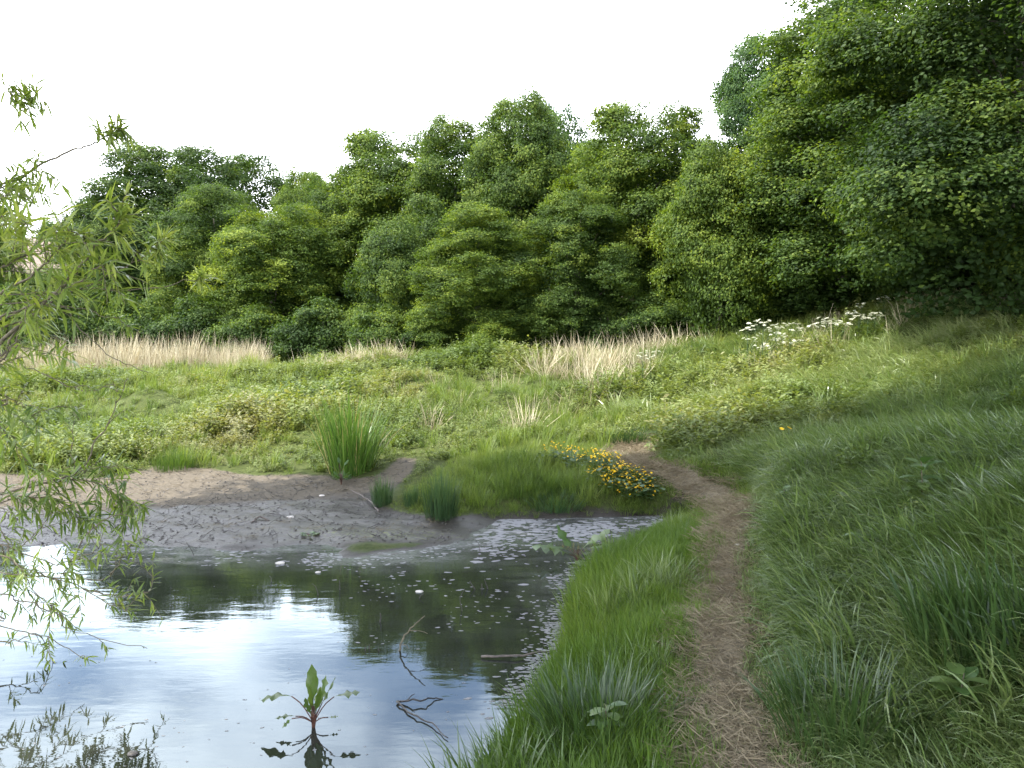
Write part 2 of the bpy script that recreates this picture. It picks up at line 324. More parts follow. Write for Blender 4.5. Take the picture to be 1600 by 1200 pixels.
def plain(name, c, rough=.6, spec=.5, noise=0, c2=None, scale=10):
    m, t = newmat(name); p = N(t, 'ShaderNodeBsdfPrincipled', i_Roughness=rough); p.inputs['Specular IOR Level'].default_value = spec
    tc = N(t, 'ShaderNodeTexCoord'); n = N(t, 'ShaderNodeTexNoise', i_Scale=scale, i_Detail=5); L(t, tc.outputs['Object'], n.inputs['Vector'])
    r = ramp(t, [(.3, c), (.7, c2 or tuple(x*1.3 for x in c))], n.outputs[0]); L(t, r.outputs[0], p.inputs['Base Color'])
    o = N(t, 'ShaderNodeOutputMaterial'); L(t, p.outputs[0], o.inputs[0]); return m
M['scum'] = plain('scum_flake', (.12, .12, .125), .7, .3, c2=(.30, .295, .30), scale=3)
M['stone'] = plain('pale_stone', (.42, .38, .35), .8, .3, c2=(.60, .56, .52), scale=20)
M['rooftile'] = plain('roof_tile', (.15, .115, .095), .85, .2, c2=(.22, .17, .14), scale=6)
M['brick'] = plain('house_brick', (.22, .13, .09), .9, .2, c2=(.30, .19, .13), scale=9)
M['clod'] = plain('mud_clod', (.030, .026, .023), .5, .5, c2=(.075, .064, .056), scale=12)

# ------------------------------------------------------------------ ground, path and pond
def axis(a, b, fine, lo, hi):
    core = np.arange(a, b+fine/2, fine); out = [core]; s = fine; x = b; r = []
    while x < hi: s *= 1.12; x += s; r.append(x)
    l = []; s = fine; x = a
    while x > lo: s *= 1.12; x -= s; l.append(x)
    return np.array(l[::-1]+list(core)+r)
gx = axis(-7, 7.5, .07, -700, 700); gy = axis(2.3, 14.5, .07, -120, 1500)
GX, GY = np.meshgrid(gx, gy); fx, fy = GX.ravel(), GY.ravel(); fz = zt(fx, fy)
nx, ny = len(gx), len(gy); I = np.arange(nx*ny).reshape(ny, nx)
Fc = np.stack([I[:-1, :-1], I[:-1, 1:], I[1:, 1:], I[1:, :-1]], -1).reshape(-1, 4)
dm = dpoly(fx, fy, MUD); dp = dpath(fx, fy)
mud = np.clip(.5-(dm)/.35, 0, 1); mud = np.maximum(mud, np.clip((.03-fz)/.03, 0, 1)*(fy < 12))
path = np.clip(.5-(dp-(.14+.05*wav(fx, fy, 2.5, 7)))/.22, 0, 1)
path = np.where((fy > 12.0), np.clip(.5-(dp-.36)/.25, 0, 1), path)
wet = np.clip(.5+(10.9-fy+.35*np.clip(fx+3, -2, 4))/1.5, 0, 1)
me = mkmesh('ground', np.c_[fx, fy, fz], Fc, [M['ground']], smooth=True)
apx, apy = proj(np.c_[fx, fy, fz])
algae = np.exp(-(((apx-590)/130)**2+((apy-(834+.03*(apx-590)))/9)**2)**1.2)+.8*np.exp(-(((apx-480)/18)**2+((apy-836)/7)**2))
for nm, arr in (('mud', mud), ('path', path), ('wet', wet), ('algae', np.clip(algae, 0, 1))):
    a = me.attributes.new(nm, 'FLOAT', 'POINT'); a.data.foreach_set('value', arr.astype(np.float32))
tag(obj('ground', me), 'rough grassy ground with trodden path and drying mud at the pond edge', 'ground', kind='structure')
wx = np.arange(-11, 3.2, .1); wy = np.arange(1.2, 11.5, .1); WX, WY = np.meshgrid(wx, wy); a_, b_ = WX.ravel(), WY.ravel()
I = np.arange(len(wx)*len(wy)).reshape(len(wy), len(wx)); Fw = np.stack([I[:-1, :-1], I[:-1, 1:], I[1:, 1:], I[1:, :-1]], -1).reshape(-1, 4)
wz = zt(a_, b_); ok = wz < .12; keep = ok[Fw].any(1) & ~((a_[Fw].mean(1) > .2) & (b_[Fw].mean(1) < 3.0)); Fw = Fw[keep]
use = np.unique(Fw); remap = np.zeros(len(a_), int); remap[use] = np.arange(len(use)); Fw = remap[Fw]
wp = np.c_[a_, b_, np.zeros(len(a_))][use]
me = mkmesh('pond_water', wp, Fw, [M['water']], smooth=True)
wpx, wpy = proj(wp)
film = np.clip((wz[use]+.20)/.20, 0, 1)*np.clip((b_[use]-5.6)/2.2, 0, 1)*.95 + .06
fa = me.attributes.new('film', 'FLOAT', 'POINT'); fa.data.foreach_set('value', film.astype(np.float32))
tag(obj('pond_water', me), 'still pond water mirroring trees and blue sky', 'water', kind='structure')

# ------------------------------------------------------------------ geometry-node scatter
def scatter(name, P, rot, scl, idx, hue, srcs, label, cat):
    col = bpy.data.collections.new(name+'_sources')
    for i, s_ in enumerate(srcs): s_.name = '%s_src_%02d' % (name, i); col.objects.link(s_)
    me = bpy.data.meshes.new(name); P = np.asarray(P, np.float32)
    me.vertices.add(len(P)); me.vertices.foreach_set('co', P.ravel())
    for nm, ty, ar, key in (('rot', 'FLOAT_VECTOR', rot, 'vector'), ('scl', 'FLOAT', scl, 'value'), ('idx', 'INT', idx, 'value'), ('hue', 'FLOAT', hue, 'value')):
        a = me.attributes.new(nm, ty, 'POINT'); a.data.foreach_set(key, np.asarray(ar, np.int32 if ty == 'INT' else np.float32).ravel())
    o = obj(name, me); g = bpy.data.node_groups.new(name+'_scatter', 'GeometryNodeTree')
    g.interface.new_socket('Geometry', in_out='INPUT', socket_type='NodeSocketGeometry'); g.interface.new_socket('Geometry', in_out='OUTPUT', socket_type='NodeSocketGeometry')
    gi = g.nodes.new('NodeGroupInput'); go = g.nodes.new('NodeGroupOutput'); ip = g.nodes.new('GeometryNodeInstanceOnPoints'); ci = g.nodes.new('GeometryNodeCollectionInfo')
    ci.inputs['Collection'].default_value = col; ci.inputs['Separate Children'].default_value = True; ci.inputs['Reset Children'].default_value = True
    ip.inputs['Pick Instance'].default_value = True
    def na(nm, ty):
        n = g.nodes.new('GeometryNodeInputNamedAttribute'); n.data_type = ty; n.inputs[0].default_value = nm; return n.outputs[0]
    mp_ = g.nodes.new('GeometryNodeMeshToPoints')
    g.links.new(gi.outputs[0], mp_.inputs[0]); g.links.new(mp_.outputs[0], ip.inputs['Points']); g.links.new(ci.outputs[0], ip.inputs['Instance'])
    g.links.new(na('idx', 'INT'), ip.inputs['Instance Index']); g.links.new(na('scl', 'FLOAT'), ip.inputs['Scale'])
    er = g.nodes.new('FunctionNodeEulerToRotation'); g.links.new(na('rot', 'FLOAT_VECTOR'), er.inputs[0]); g.links.new(er.outputs[0], ip.inputs['Rotation'])
    g.links.new(ip.outputs[0], go.inputs[0])
    md_ = o.modifiers.new('scatter', 'NODES'); md_.node_group = g
    return tag(o, label, cat, kind='stuff')
def blade(g, base, az, lean, h, w, curl, segs=4, t=.5, roll=0):
    """a grass blade: leans by `lean` and curls over by `curl` radians towards azimuth az"""
    d = np.array([math.cos(az), math.sin(az), 0]); P = [np.array(base, float)]; a = lean
    for i in range(segs):
        P.append(P[-1]+h/segs*(math.sin(a)*d+math.cos(a)*np.array([0, 0, 1]))); a += curl/segs*(.5+i/segs)
    sd = np.array([-d[1]*math.cos(roll), d[0]*math.cos(roll), math.sin(roll)])
    u = np.linspace(0, 1, segs+1); tv = np.clip(t-.12+.38*u**1.5, 0, 1) if t < .93 else np.ones_like(u); g.strip(P, w/2*np.minimum(1, .75+u)*np.clip((1-u)*2.2, .04, 1), sd, np.r_[tv, tv])
def tuft(name, n, hmin, hmax, spread, w, mat, seed, lean=(.05, .45), curl=(.2, 1.2), az=None, azs=.7, segs=4, dryfrac=0, bias=0.0):
    r = np.random.default_rng(seed); g = Geo()
    for i in range(n):
        q = r.uniform(0, 2*PI); rad = spread*math.sqrt(r.uniform())
        a = q+r.normal(0, .6) if az is None else az+r.normal(0, azs)
        t = np.clip(r.normal(.45, .22), 0, .95)
        if r.uniform() < dryfrac: t = 1
        blade(g, (rad*math.cos(q), rad*math.sin(q), -.02), a, r.uniform(*lean), r.uniform(hmin, hmax), w*r.uniform(.7, 1.3), r.uniform(*curl), segs, t, r.normal(0, .35))
    return obj(name, g.mesh(name, [mat], False), link=False)
def leafshape(g, base, d, ln, wd, up, t=.5, segs=3, droop=.3, cup=.25, prof=(.1, .85, 1, .05)):
    d = np.asarray(d, float); d /= np.linalg.norm(d)+1e-9; P = [np.asarray(base, float)]; dd = d.copy()
    for i in range(segs): P.append(P[-1]+dd*ln/segs); dd = dd+np.array([0, 0, -droop/segs]); dd /= np.linalg.norm(dd)
    sd = np.cross(d, up); sd /= np.linalg.norm(sd)+1e-9
    w = np.interp(np.linspace(0, 1, segs+1), np.linspace(0, 1, len(prof)), prof)*wd/2
    g.strip(P, w, sd, t, cup)
def herb(name, seed, h, n, lsize, spread, mat, stems=5, narrow=.55, dry=.04):
    """leafy low plant: several stems with opposite leaves"""
    r = np.random.default_rng(seed); g = Geo()
    for s_ in range(stems):
        q = r.uniform(0, 6.28); rad = spread*math.sqrt(r.uniform()); b = np.array([rad*math.cos(q), rad*math.sin(q), -.03]); le = r.normal(0, .25, 2)
        top = b+np.array([le[0]*h, le[1]*h, h*r.uniform(.6, 1)])
        for k in range(n):
            u = (k+1)/n; u = .25+.75*u; p = b+(top-b)*u
            a = r.uniform(0, 6.28); el = r.uniform(-.1, .7)
            d = (math.cos(a)*math.cos(el), math.sin(a)*math.cos(el), math.sin(el)); up = np.array([r.normal(0, .3), r.normal(0, .3), 1])
            t = np.clip(.3+.4*u+r.normal(0, .12), 0, .9) if r.uniform() > dry else 1
            ll = lsize*r.uniform(.6, 1.2)*(1.15-.35*u)
            leafshape(g, p, d, ll, ll*narrow, up, t, 2, .5, .2, (.15, 1, .05))
    return obj(name, g.mesh(name, [mat], False), link=False)

# ------------------------------------------------------------------ trees
def crown_mesh(name, seed, R, Hh, prof, nblob=110, spb=34, lps=12, leaf=.115, inner=1600, brad=(.55, 1.05), z0_=0.3):
    r = np.random.default_rng(seed); golden = 2.39996; B = []; n = 0
    lob = r.uniform(0, 6.28, 3)
    while len(B) < nblob:
        t = r.uniform(0, 1)**.75; rp = np.interp(t, np.linspace(0, 1, len(prof)), prof)*R
        a = n*golden+r.normal(0, .2); n += 1
        if r.uniform() > .45+.55*rp/R: continue
        rp *= 1+.15*math.sin(2*a+lob[0])+.13*math.sin(3*a+lob[1]+5*t)+.10*math.sin(8*t+lob[2]+4*a)
        rb = r.uniform(*brad)*(1.08-.25*t); rr = max(rp-rb*.7, 0)*(r.uniform(.82, 1.04))
        B.append((rr*math.cos(a), rr*math.sin(a), z0_+rb*.5+t*(Hh-z0_-rb*1.3)+.35*math.sin(2*a+lob[1])*t, rb, r.normal(0, .13)))
    B = np.array(B)
    nb = len(B); k = (spb*(B[:, 3]/B[:, 3].mean())**2).astype(int).clip(6)
    ib = np.repeat(np.arange(nb), k); m = len(ib)
    out = B[ib, :3]*[1, 1, 0]; out /= np.linalg.norm(out, axis=1)[:, None]+1e-6
    d = r.normal(0, 1, (m, 3))+out*.75+[0, 0, .45]; d /= np.linalg.norm(d, axis=1)[:, None]
    rad = B[ib, 3]*r.uniform(.68, 1.08, m)**1.0
    sc = B[ib, :3]+d*rad[:, None]*[1, 1, .78]
    ts = B[ib, 4]+r.normal(0, .10, m)
    il = np.repeat(np.arange(m), lps); q = len(il)
    lp = sc[il]+r.normal(0, 1, (q, 3))*[.15, .15, .07]+d[il]*r.normal(0, .05, q)[:, None]
    nn = d[il]*.8+r.normal(0, .42, (q, 3))+[0, 0, .45]; sz = leaf*r.uniform(.65, 1.35, q)
    tt = np.clip(.45+ts[il]+r.normal(0, .13, q), 0, 1)
    # interior leaves, dark tint paints in the shade inside the crown
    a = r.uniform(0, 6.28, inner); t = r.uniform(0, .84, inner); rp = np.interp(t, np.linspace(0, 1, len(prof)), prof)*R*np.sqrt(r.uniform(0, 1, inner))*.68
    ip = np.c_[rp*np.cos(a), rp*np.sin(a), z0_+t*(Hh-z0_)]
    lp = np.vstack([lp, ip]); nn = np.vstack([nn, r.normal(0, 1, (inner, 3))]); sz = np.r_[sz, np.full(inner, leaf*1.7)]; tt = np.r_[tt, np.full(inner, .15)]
    nn /= np.linalg.norm(nn, axis=1)[:, None]+1e-9; q = len(lp)
    tg = np.cross(nn, r.normal(0, 1, (q, 3))); tg /= np.linalg.norm(tg, axis=1)[:, None]+1e-9; bt = np.cross(nn, tg)
    s = sz[:, None]; f = r.uniform(-.25, .1, q)[:, None]
    V = np.stack([lp-tg*s*.6, lp+bt*s*.42+nn*s*f, lp+tg*s*.6, lp-bt*s*.42+nn*s*f], 1).reshape(-1, 3)
    Fq = np.arange(q*4).reshape(q, 4)
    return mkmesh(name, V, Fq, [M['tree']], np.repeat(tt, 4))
def trunk_mesh(name, seed, Hh, R, r0, low=.12):
    r = np.random.default_rng(seed); g = Geo(); n = 9
    P = np.c_[np.cumsum(r.normal(0, .07, n)), np.cumsum(r.normal(0, .07, n)), np.linspace(-.3, Hh*.82, n)]; rad = r0*np.linspace(1, .15, n); rad[0] *= 1.4
    g.tube(P, rad, 9)
    for i in range(11):
        u = r.uniform(low, .8); k = u*(n-1); j = int(k); b = P[j]+(P[min(j+1, n-1)]-P[j])*(k-j); a = i*2.4+r.normal(0, .3)
        ln = R*r.uniform(.55, .85)*(1.1-.6*u); d = np.array([math.cos(a), math.sin(a), r.uniform(.35, .9)])
        q = np.array([b, b+d*ln*.35, b+d*ln*.7+[0, 0, .1*ln], b+d*ln+[0, 0, .25*ln]])
        g.tube(smoothline(q, 7, .03, r), np.linspace(.42, .08, 7)*r0*(1.1-u), 6)
    return g.mesh(name, [M['bark']])
PR_TALL = (.85, .98, 1, .97, .93, .84, .66, .34); PR_ROUND = (.88, 1, 1.02, 1.0, .98, .90, .76, .45); PR_BUSH = (.85, 1, 1, .92, .76, .5, .15)
VAR = [('tall', 3.0, 11.5, PR_TALL, 1, 128), ('tall', 3.1, 11.0, PR_ROUND, 2, 128), ('tall', 3.2, 10.5, PR_TALL, 3, 122),
       ('tall', 3.0, 9.5, PR_ROUND, 4, 112), ('mid', 2.5, 6.4, PR_ROUND, 5, 70), ('mid', 2.3, 6.0, PR_TALL, 6, 62), ('bush', 1.5, 2.8, PR_BUSH, 8, 26)]
CR = []
for i, (k, R, Hh, pr, sd, nb) in enumerate(VAR):
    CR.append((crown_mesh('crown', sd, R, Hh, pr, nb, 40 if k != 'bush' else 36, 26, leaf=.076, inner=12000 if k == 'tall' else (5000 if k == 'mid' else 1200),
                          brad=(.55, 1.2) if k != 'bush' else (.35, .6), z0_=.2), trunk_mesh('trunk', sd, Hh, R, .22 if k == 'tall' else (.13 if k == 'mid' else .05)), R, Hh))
YG = (1.28, 1.22, 1.05, 1); MG = (1.02, 1.03, 1.1, 1); DG = (.74, .80, 1.0, 1); BG = (.80, .95, 1.5, 1)
def tree(px, Y, top, hw, v, col, label, rz=None, kind='tree', group='trees in the leafy belt behind the pond', zb=None, sink=.0):
    cm, tm, R, Hh = CR[v]; p = at(px, top, Y); zg = float(zt(p[0], Y)[0]) if zb is None else zb
    ht = p[2]-zg+.1; w = hw/F*Y*(1.0 if kind == 'shrub' else (1.32 if px < 1050 and top < 270 else 1.12))
    e = empty('tree' if kind == 'tree' else 'shrub', (p[0], Y, zg-sink), (px*.37) % 6.28 if rz is None else rz, label, kind, group)
    e.scale = (w/R*1.0, w/R*1.0, ht/Hh)
    c = obj('crown', cm, e); c.color = col
    obj('trunk', tm, e); return e
TR = [
 (1600, 15.2, -230, 235, 1, DG, 'dark leafy tree at the right edge, its crown cut off by the frame'),
 (1470, 18.5, 30, 105, 3, MG, 'mid green tree between the tallest tree and the right edge'),
 (1330, 20.5, -12, 165, 0, MG, 'tallest leafy tree, standing on the right behind the bank'),
 (1185, 30, 48, 80, 2, BG, 'dark blue green tree top poking out left of the tallest tree'),
 (1130, 21.5, 222, 75, 5, YG, 'light green tree bulging forward left of the tallest tree'),
 (1095, 29, 205, 62, 3, DG, 'dark tree filling the notch right of the yellow green crown'),
 (1000, 27, 163, 95, 1, YG, 'broad yellow green tree right of centre with a lit rounded top'),
 (905, 25, 300, 85, 2, MG, 'mid height green tree in front of the yellow green crown'),
 (875, 33, 158, 68, 3, BG, 'bluish green tree top just right of the pointed middle tree'),
 (810, 31, 150, 80, 2, MG, 'pointed green tree in the middle of the belt'),
 (745, 25.5, 322, 88, 0, YG, 'pale green rounded tree standing forward in the middle of the belt'),
 (710, 33, 182, 75, 0, MG, 'green tree left of the pointed middle tree'),
 (610, 29, 345, 62, 5, MG, 'narrow mid height tree left of the pale rounded tree'),
 (610, 36, 205, 88, 1, YG, 'lit green tree where the tree line starts to fall to the left'),
 (530, 37, 262, 62, 3, MG, 'dark sided tree on the left slope of the tree line'),
 (478, 44, 262, 50, 2, YG, 'small yellow green top peeping over the left part of the belt'),
 (430, 34, 315, 90, 3, YG, 'soft light green tree in front of the left part of the belt'),
 (335, 38, 292, 82, 1, MG, 'bushy tree below the big dark crown on the left'),
 (350, 49, 236, 88, 1, DG, 'right half of the big dark crown pair on the left'),
 (235, 50, 223, 92, 0, DG, 'tallest dark tree on the left side of the belt'),
 (160, 46, 300, 62, 3, DG, 'lower dark tree left of the tallest dark left tree'),
 (90, 68, 345, 52, 2, BG, 'distant small tree beside the brown roof'),
 (-12, 36, 322, 38, 3, YG, 'bright green tree at the left edge in front of the brown roof'),
 (85, 40, 425, 80, 4, MG, 'low green tree below the brown roof'),
]
for a in TR: tree(*a)
SHR = [
 (768, 23.6, 500, 48, 'pale leafy shrub at the foot of the pale rounded tree'),
 (690, 26, 490, 55, 'dark shrub left of the pale leafy shrub'),
 (600, 27, 480, 60, 'dark shrub under the lit green tree'),
 (500, 29, 470, 65, 'dark shrub under the left slope of the tree line'),
 (400, 31, 480, 60, 'low shrub right of the dry reeds'),
 (300, 33, 470, 65, 'dark shrub behind the right half of the dry reeds'),
 (200, 33, 465, 65, 'dark shrub behind the middle of the dry reeds'),
 (110, 32, 450, 60, 'dark shrub behind the left end of the dry reeds'),
 (850, 25, 480, 55, 'dark shrub behind the middle tuft of dry stalks'),
 (940, 24.5, 470, 60, 'dark shrub right of the middle dry stalks'),
 (1030, 23.5, 460, 58, 'dark shrub under the notch in the tree line'),
 (1120, 22.5, 455, 60, 'shrub under the light green bulging tree'),
 (1210, 21.6, 440, 60, 'shrub left of and behind the white flowers'),
 (1300, 20.6, 430, 62, 'shrub behind the white flowers under the tallest tree'),
 (1390, 19.4, 420, 60, 'shrub right of the white flowers at the top of the bank'),
 (1480, 18.6, 395, 62, 'shrub below the gap left of the right edge tree'),
 (1610, 14.6, 330, 80, 'dark shrub filling the foot of the right edge tree'),
 (1570, 17.6, 380, 70, 'shrub at the top of the bank near the right edge'),
 (20, 34, 450, 55, 'low shrub at the left edge behind the willow'),
]
for i, (px, Y, top, hw, lb) in enumerate(SHR):
    tree(px, Y, top, hw, 6, YG if i == 0 else (DG if i % 2 else MG), lb, kind='shrub', group='shrubs along the foot of the trees', sink=.1)
# more of the belt further back, behind the front row (seen only through gaps)
BKL = [(1400, 27, 60, 120), (1260, 30, 120, 110), (1060, 36, 260, 100), (940, 37, 260, 95), (800, 40, 260, 95), (670, 43, 290, 95), (560, 46, 320, 90), (450, 50, 350, 85), (300, 58, 330, 90), (200, 60, 340, 85), (1520, 24, 20, 120), (1680, 20, -100, 150)]
BKO = ['first', 'second', 'third', 'fourth', 'fifth', 'sixth', 'seventh', 'eighth', 'ninth', 'tenth', 'eleventh', 'last']
for i, (px, Y, top, hw) in enumerate(BKL[:0]+[(1400, 27, 60, 120), (1260, 30, 120, 110), (1060, 36, 260, 100), (940, 37, 260, 95), (800, 40, 260, 95), (670, 43, 290, 95), (560, 46, 320, 90), (450, 50, 350, 85), (300, 58, 330, 90), (200, 60, 340, 85), (1520, 24, 20, 120), (1680, 20, -100, 150)]):
    t_ = tree(px, Y, top, hw, i % 4, DG, BKO[sorted(BKL).index((px, Y, top, hw))]+' from the left of the dark second row seen through gaps in the front trees', group='second row of trees seen only through gaps')
# trees behind and beside the photographer: their shade lies over the path and the near bank
HT = trunk_mesh('trunk', 77, 11, 2.4, .2, .6)
def shade_tree(x, y, top, R, v, label, z_low, off=(0, 0)):
    cm, tm, R0, H0 = CR[v]; zg = float(zt(x, y)[0])
    e = empty('tree', (x, y, zg), 0, label, 'tree')
    c = obj('crown', cm, e); c.color = MG; hz = (top-z_low)/H0
    c.location = (off[0], off[1], z_low-zg); c.scale = (R[0]/R0, R[1]/R0, hz)
    t = obj('trunk', HT, e); t.scale = (1.5, 1.5, (top-zg)/11); return e
shade_tree(-7.2, 6.7, 14.5, (6.0, 4.0), 1, 'tall spreading tree beside the willow, outside the frame on the left', 8.3, (1.5, .2))
shade_tree(-3.2, 1.2, 16.0, (5.6, 5.6), 3, 'tall tree beside the photographer on the pond side', 8.8)
shade_tree(5.0, 4.3, 16.5, (6.6, 6.4), 1, 'tall tree on the bank to the right of the photographer', 8.8)

# ------------------------------------------------------------------ house roof at far left
hx, hy = at(40, 400, 50)[:2]; hz_ = float(zt(hx, hy)[0]); rz_ = at(28, 372, 54)[2]-hz_
hs = empty('house', (hx-1.5, hy+4, hz_), math.radians(8), 'brown roofed house half hidden behind the trees at the left edge', 'house')
def box(g, a, b):
    x0, y0, z0_ = a; x1, y1, z1 = b
    g.add([(x0, y0, z0_), (x1, y0, z0_), (x1, y1, z0_), (x0, y1, z0_), (x0, y0, z1), (x1, y0, z1), (x1, y1, z1), (x0, y1, z1)],
          [(0, 3, 2, 1), (4, 5, 6, 7), (0, 1, 5, 4), (1, 2, 6, 5), (2, 3, 7, 6), (3, 0, 4, 7)])
g = Geo(); ev = rz_-3.6; box(g, (-5, -4, -.3), (5, 4, ev)); obj('wall', g.mesh('wall', [M['brick']], False), hs)
g = Geo(); e_ = .45
pts = [(-5-e_, -4-e_, ev-.1), (5+e_, -4-e_, ev-.1), (5+e_, 4+e_, ev-.1), (-5-e_, 4+e_, ev-.1), (-1.6, 0, rz_), (1.0, 0, rz_)]
g.add(pts, [(0, 1, 5, 4), (1, 2, 5), (2, 3, 4, 5), (3, 0, 4), (3, 2, 1, 0)]); rf = obj('roof', g.mesh('roof', [M['rooftile']], False), hs)
g = Geo(); box(g, (-3.9, -.4, rz_-2.4), (-3.1, .4, rz_+.6)); obj('chimney', g.mesh('chimney', [M['brick']], False), rf)
for wxx in (-2.6, 0, 2.6):
    g = Geo(); box(g, (wxx-.6, -4.06, ev-2.2), (wxx+.6, -3.97, ev-1.0)); obj('window', g.mesh('window', [M['white']], False), hs)

# ------------------------------------------------------------------ vegetation carpets
def sample(x0, x1, y0, y1, dens, margin=60):
    n = int((x1-x0)*(y1-y0)*dens); x = rng.uniform(x0, x1, n); y = rng.uniform(y0, y1, n)
    px, _ = proj(np.c_[x, y, np.full(n, .5)]); k = (px > -margin*2.5) & (px < 1600+900); x, y = x[k], y[k]
    z = zt(x, y); px, py = proj(np.c_[x, y, z]); k = py < 1200+250; return x[k], y[k], z[k], px[k], py[k]
def rots(n, tilt=.12, yaw=None, yaws=0): return np.c_[rng.normal(0, tilt, n), rng.normal(0, tilt, n), rng.uniform(0, 6.28, n) if yaw is None else rng.normal(yaw, yaws, n)]
def cat(*L_): return [np.concatenate(a) for a in zip(*L_)]

# short bright grass between the pond and the path
T_l = [tuft('t', 26, .05, .13, .06, .0042, M['lawn'], 10+i, (.1, .6), (.1, .9), segs=3) for i in range(5)] + \
      [tuft('t', 18, .10, .22, .05, .005, M['lawn'], 20+i, (.05, .45), (.3, 1.2), segs=4) for i in range(4)] + [tuft('t', 14, .14, .30, .05, .0065, M['long'], 30+i, (.05, .6), (.4, 1.6), segs=5) for i in range(3)]
sets = []
x, y, z, px, py = sample(-1.5, 3.6, 2.4, 9.5, 900)
dp = dpath(x, y); nz = wav(x, y, 3, 5)
left = x < np.interp(y, PATH[:, 1], PATH[:, 0])
k = left & (z > .0) & ~((y > 8.3) & (x < 1.3)) & (x > -.35) & (dp > .09+.06*nz+rng.uniform(-.08, .09, len(x))+.04*wav(x, y, 7, 18))
x, y, z, dp = x[k], y[k], z[k], dp[k]; n = len(x)
sc = np.clip(.5+.9*(dp-.1), .5, 1.35)*rng.uniform(.8, 1.25, n)*(1+.25*wav(x, y, 3.4, 9))
hue = np.clip(.56+.16*wav(x, y, 1.6, 2)+rng.normal(0, .07, n)-.1*(y < 5)*(dp > .5), 0, 1)
idx = np.where(rng.uniform(size=n) < .72-.4*(dp > .4), rng.integers(0, 5, n), rng.integers(5, 9, n))
idx = np.where((wav(x, y, 6.5, 29)+rng.normal(0, .3, n) > 1.0) & (dp > .25), rng.integers(9, 12, n), idx)
scatter('bank_grass', np.c_[x, y, z-.01], rots(n), sc, idx, hue, T_l, 'short fresh green grass on the strip between pond and path', 'grass')

# long blown grass on the right-hand slope, and meadow grass beyond
T_s = [tuft('t', 22, .14+.02*i, .26+.03*i, .10, .0072, M['long'], 40+i, (.15, .9), (1.2, 2.7), az=PI*.98, azs=.7, segs=5, dryfrac=.04) for i in range(6)]
T_c = [tuft('t', 26, .24, .42, .10, .0095, M['long'], 60+i, (.05, .6), (.8, 2.0), az=PI, azs=.9, segs=5) for i in range(3)]
T_t = [tuft('t', 22, .08, .18, .09, .006, M['long'], 70+i, (.1, .7), (.4, 1.5), az=PI, azs=1.2, segs=4, dryfrac=.1) for i in range(3)]
S_ = []
for (y0, y1, d) in ((2.3, 6, 330), (6, 10, 210), (10, 12, 100), (12, 16, 45), (16, 23, 18)):
    x, y, z, px, py = sample(.2, 16, y0, y1, d)
    dp = dpath(x, y); right = (x > np.interp(y, PATH[:, 1], PATH[:, 0])) & ((y < 11.6) | (x > 2.2))
    right |= (px > 1020+(rng.uniform(-1, 1, len(x))*60)) & (y > 12)
    k = right & (dp > .15+rng.uniform(-.07, .10, len(x))) & (z > .2); x, y, z, dp = x[k], y[k], z[k], dp[k]
    n = len(x); lf = wav(x, y, 1.1, 15); sc = rng.uniform(.7, 1.15, n)*np.clip(.42+dp*1.1, .42, 1)*(1+.22*lf+.22*wav(x, y, 4.5, 22))*(1+.0*y)
    idx = rng.integers(0, 6, n); q = rng.uniform(size=n); cz = wav(x, y, 1.9, 25)
    idx = np.where((cz > .75) | (q < .04), rng.integers(6, 9, n), idx); idx = np.where((dp < .4) | (q > .9), rng.integers(9, 12, n), idx)
    hue = np.clip(.47+.18*wav(x, y, .9, 31)+rng.normal(0, .08, n)+.05*np.clip(y-9, 0, 5)+.06*(y < 9), 0, 1)  # hue rises up the far slope: sunlight there is put into the colour
    ex = 1+np.clip((y-9)/14, 0, .5)
    S_.append((np.c_[x, y, z-.02], rots(n, .2, 0, .5), sc*ex, idx, hue))
a, b, c, d, e = cat(*S_)
scatter('slope_grass', a, b, c, d, e, T_s+T_c+T_t, 'long windblown blue green grass covering the slope right of the path', 'grass')

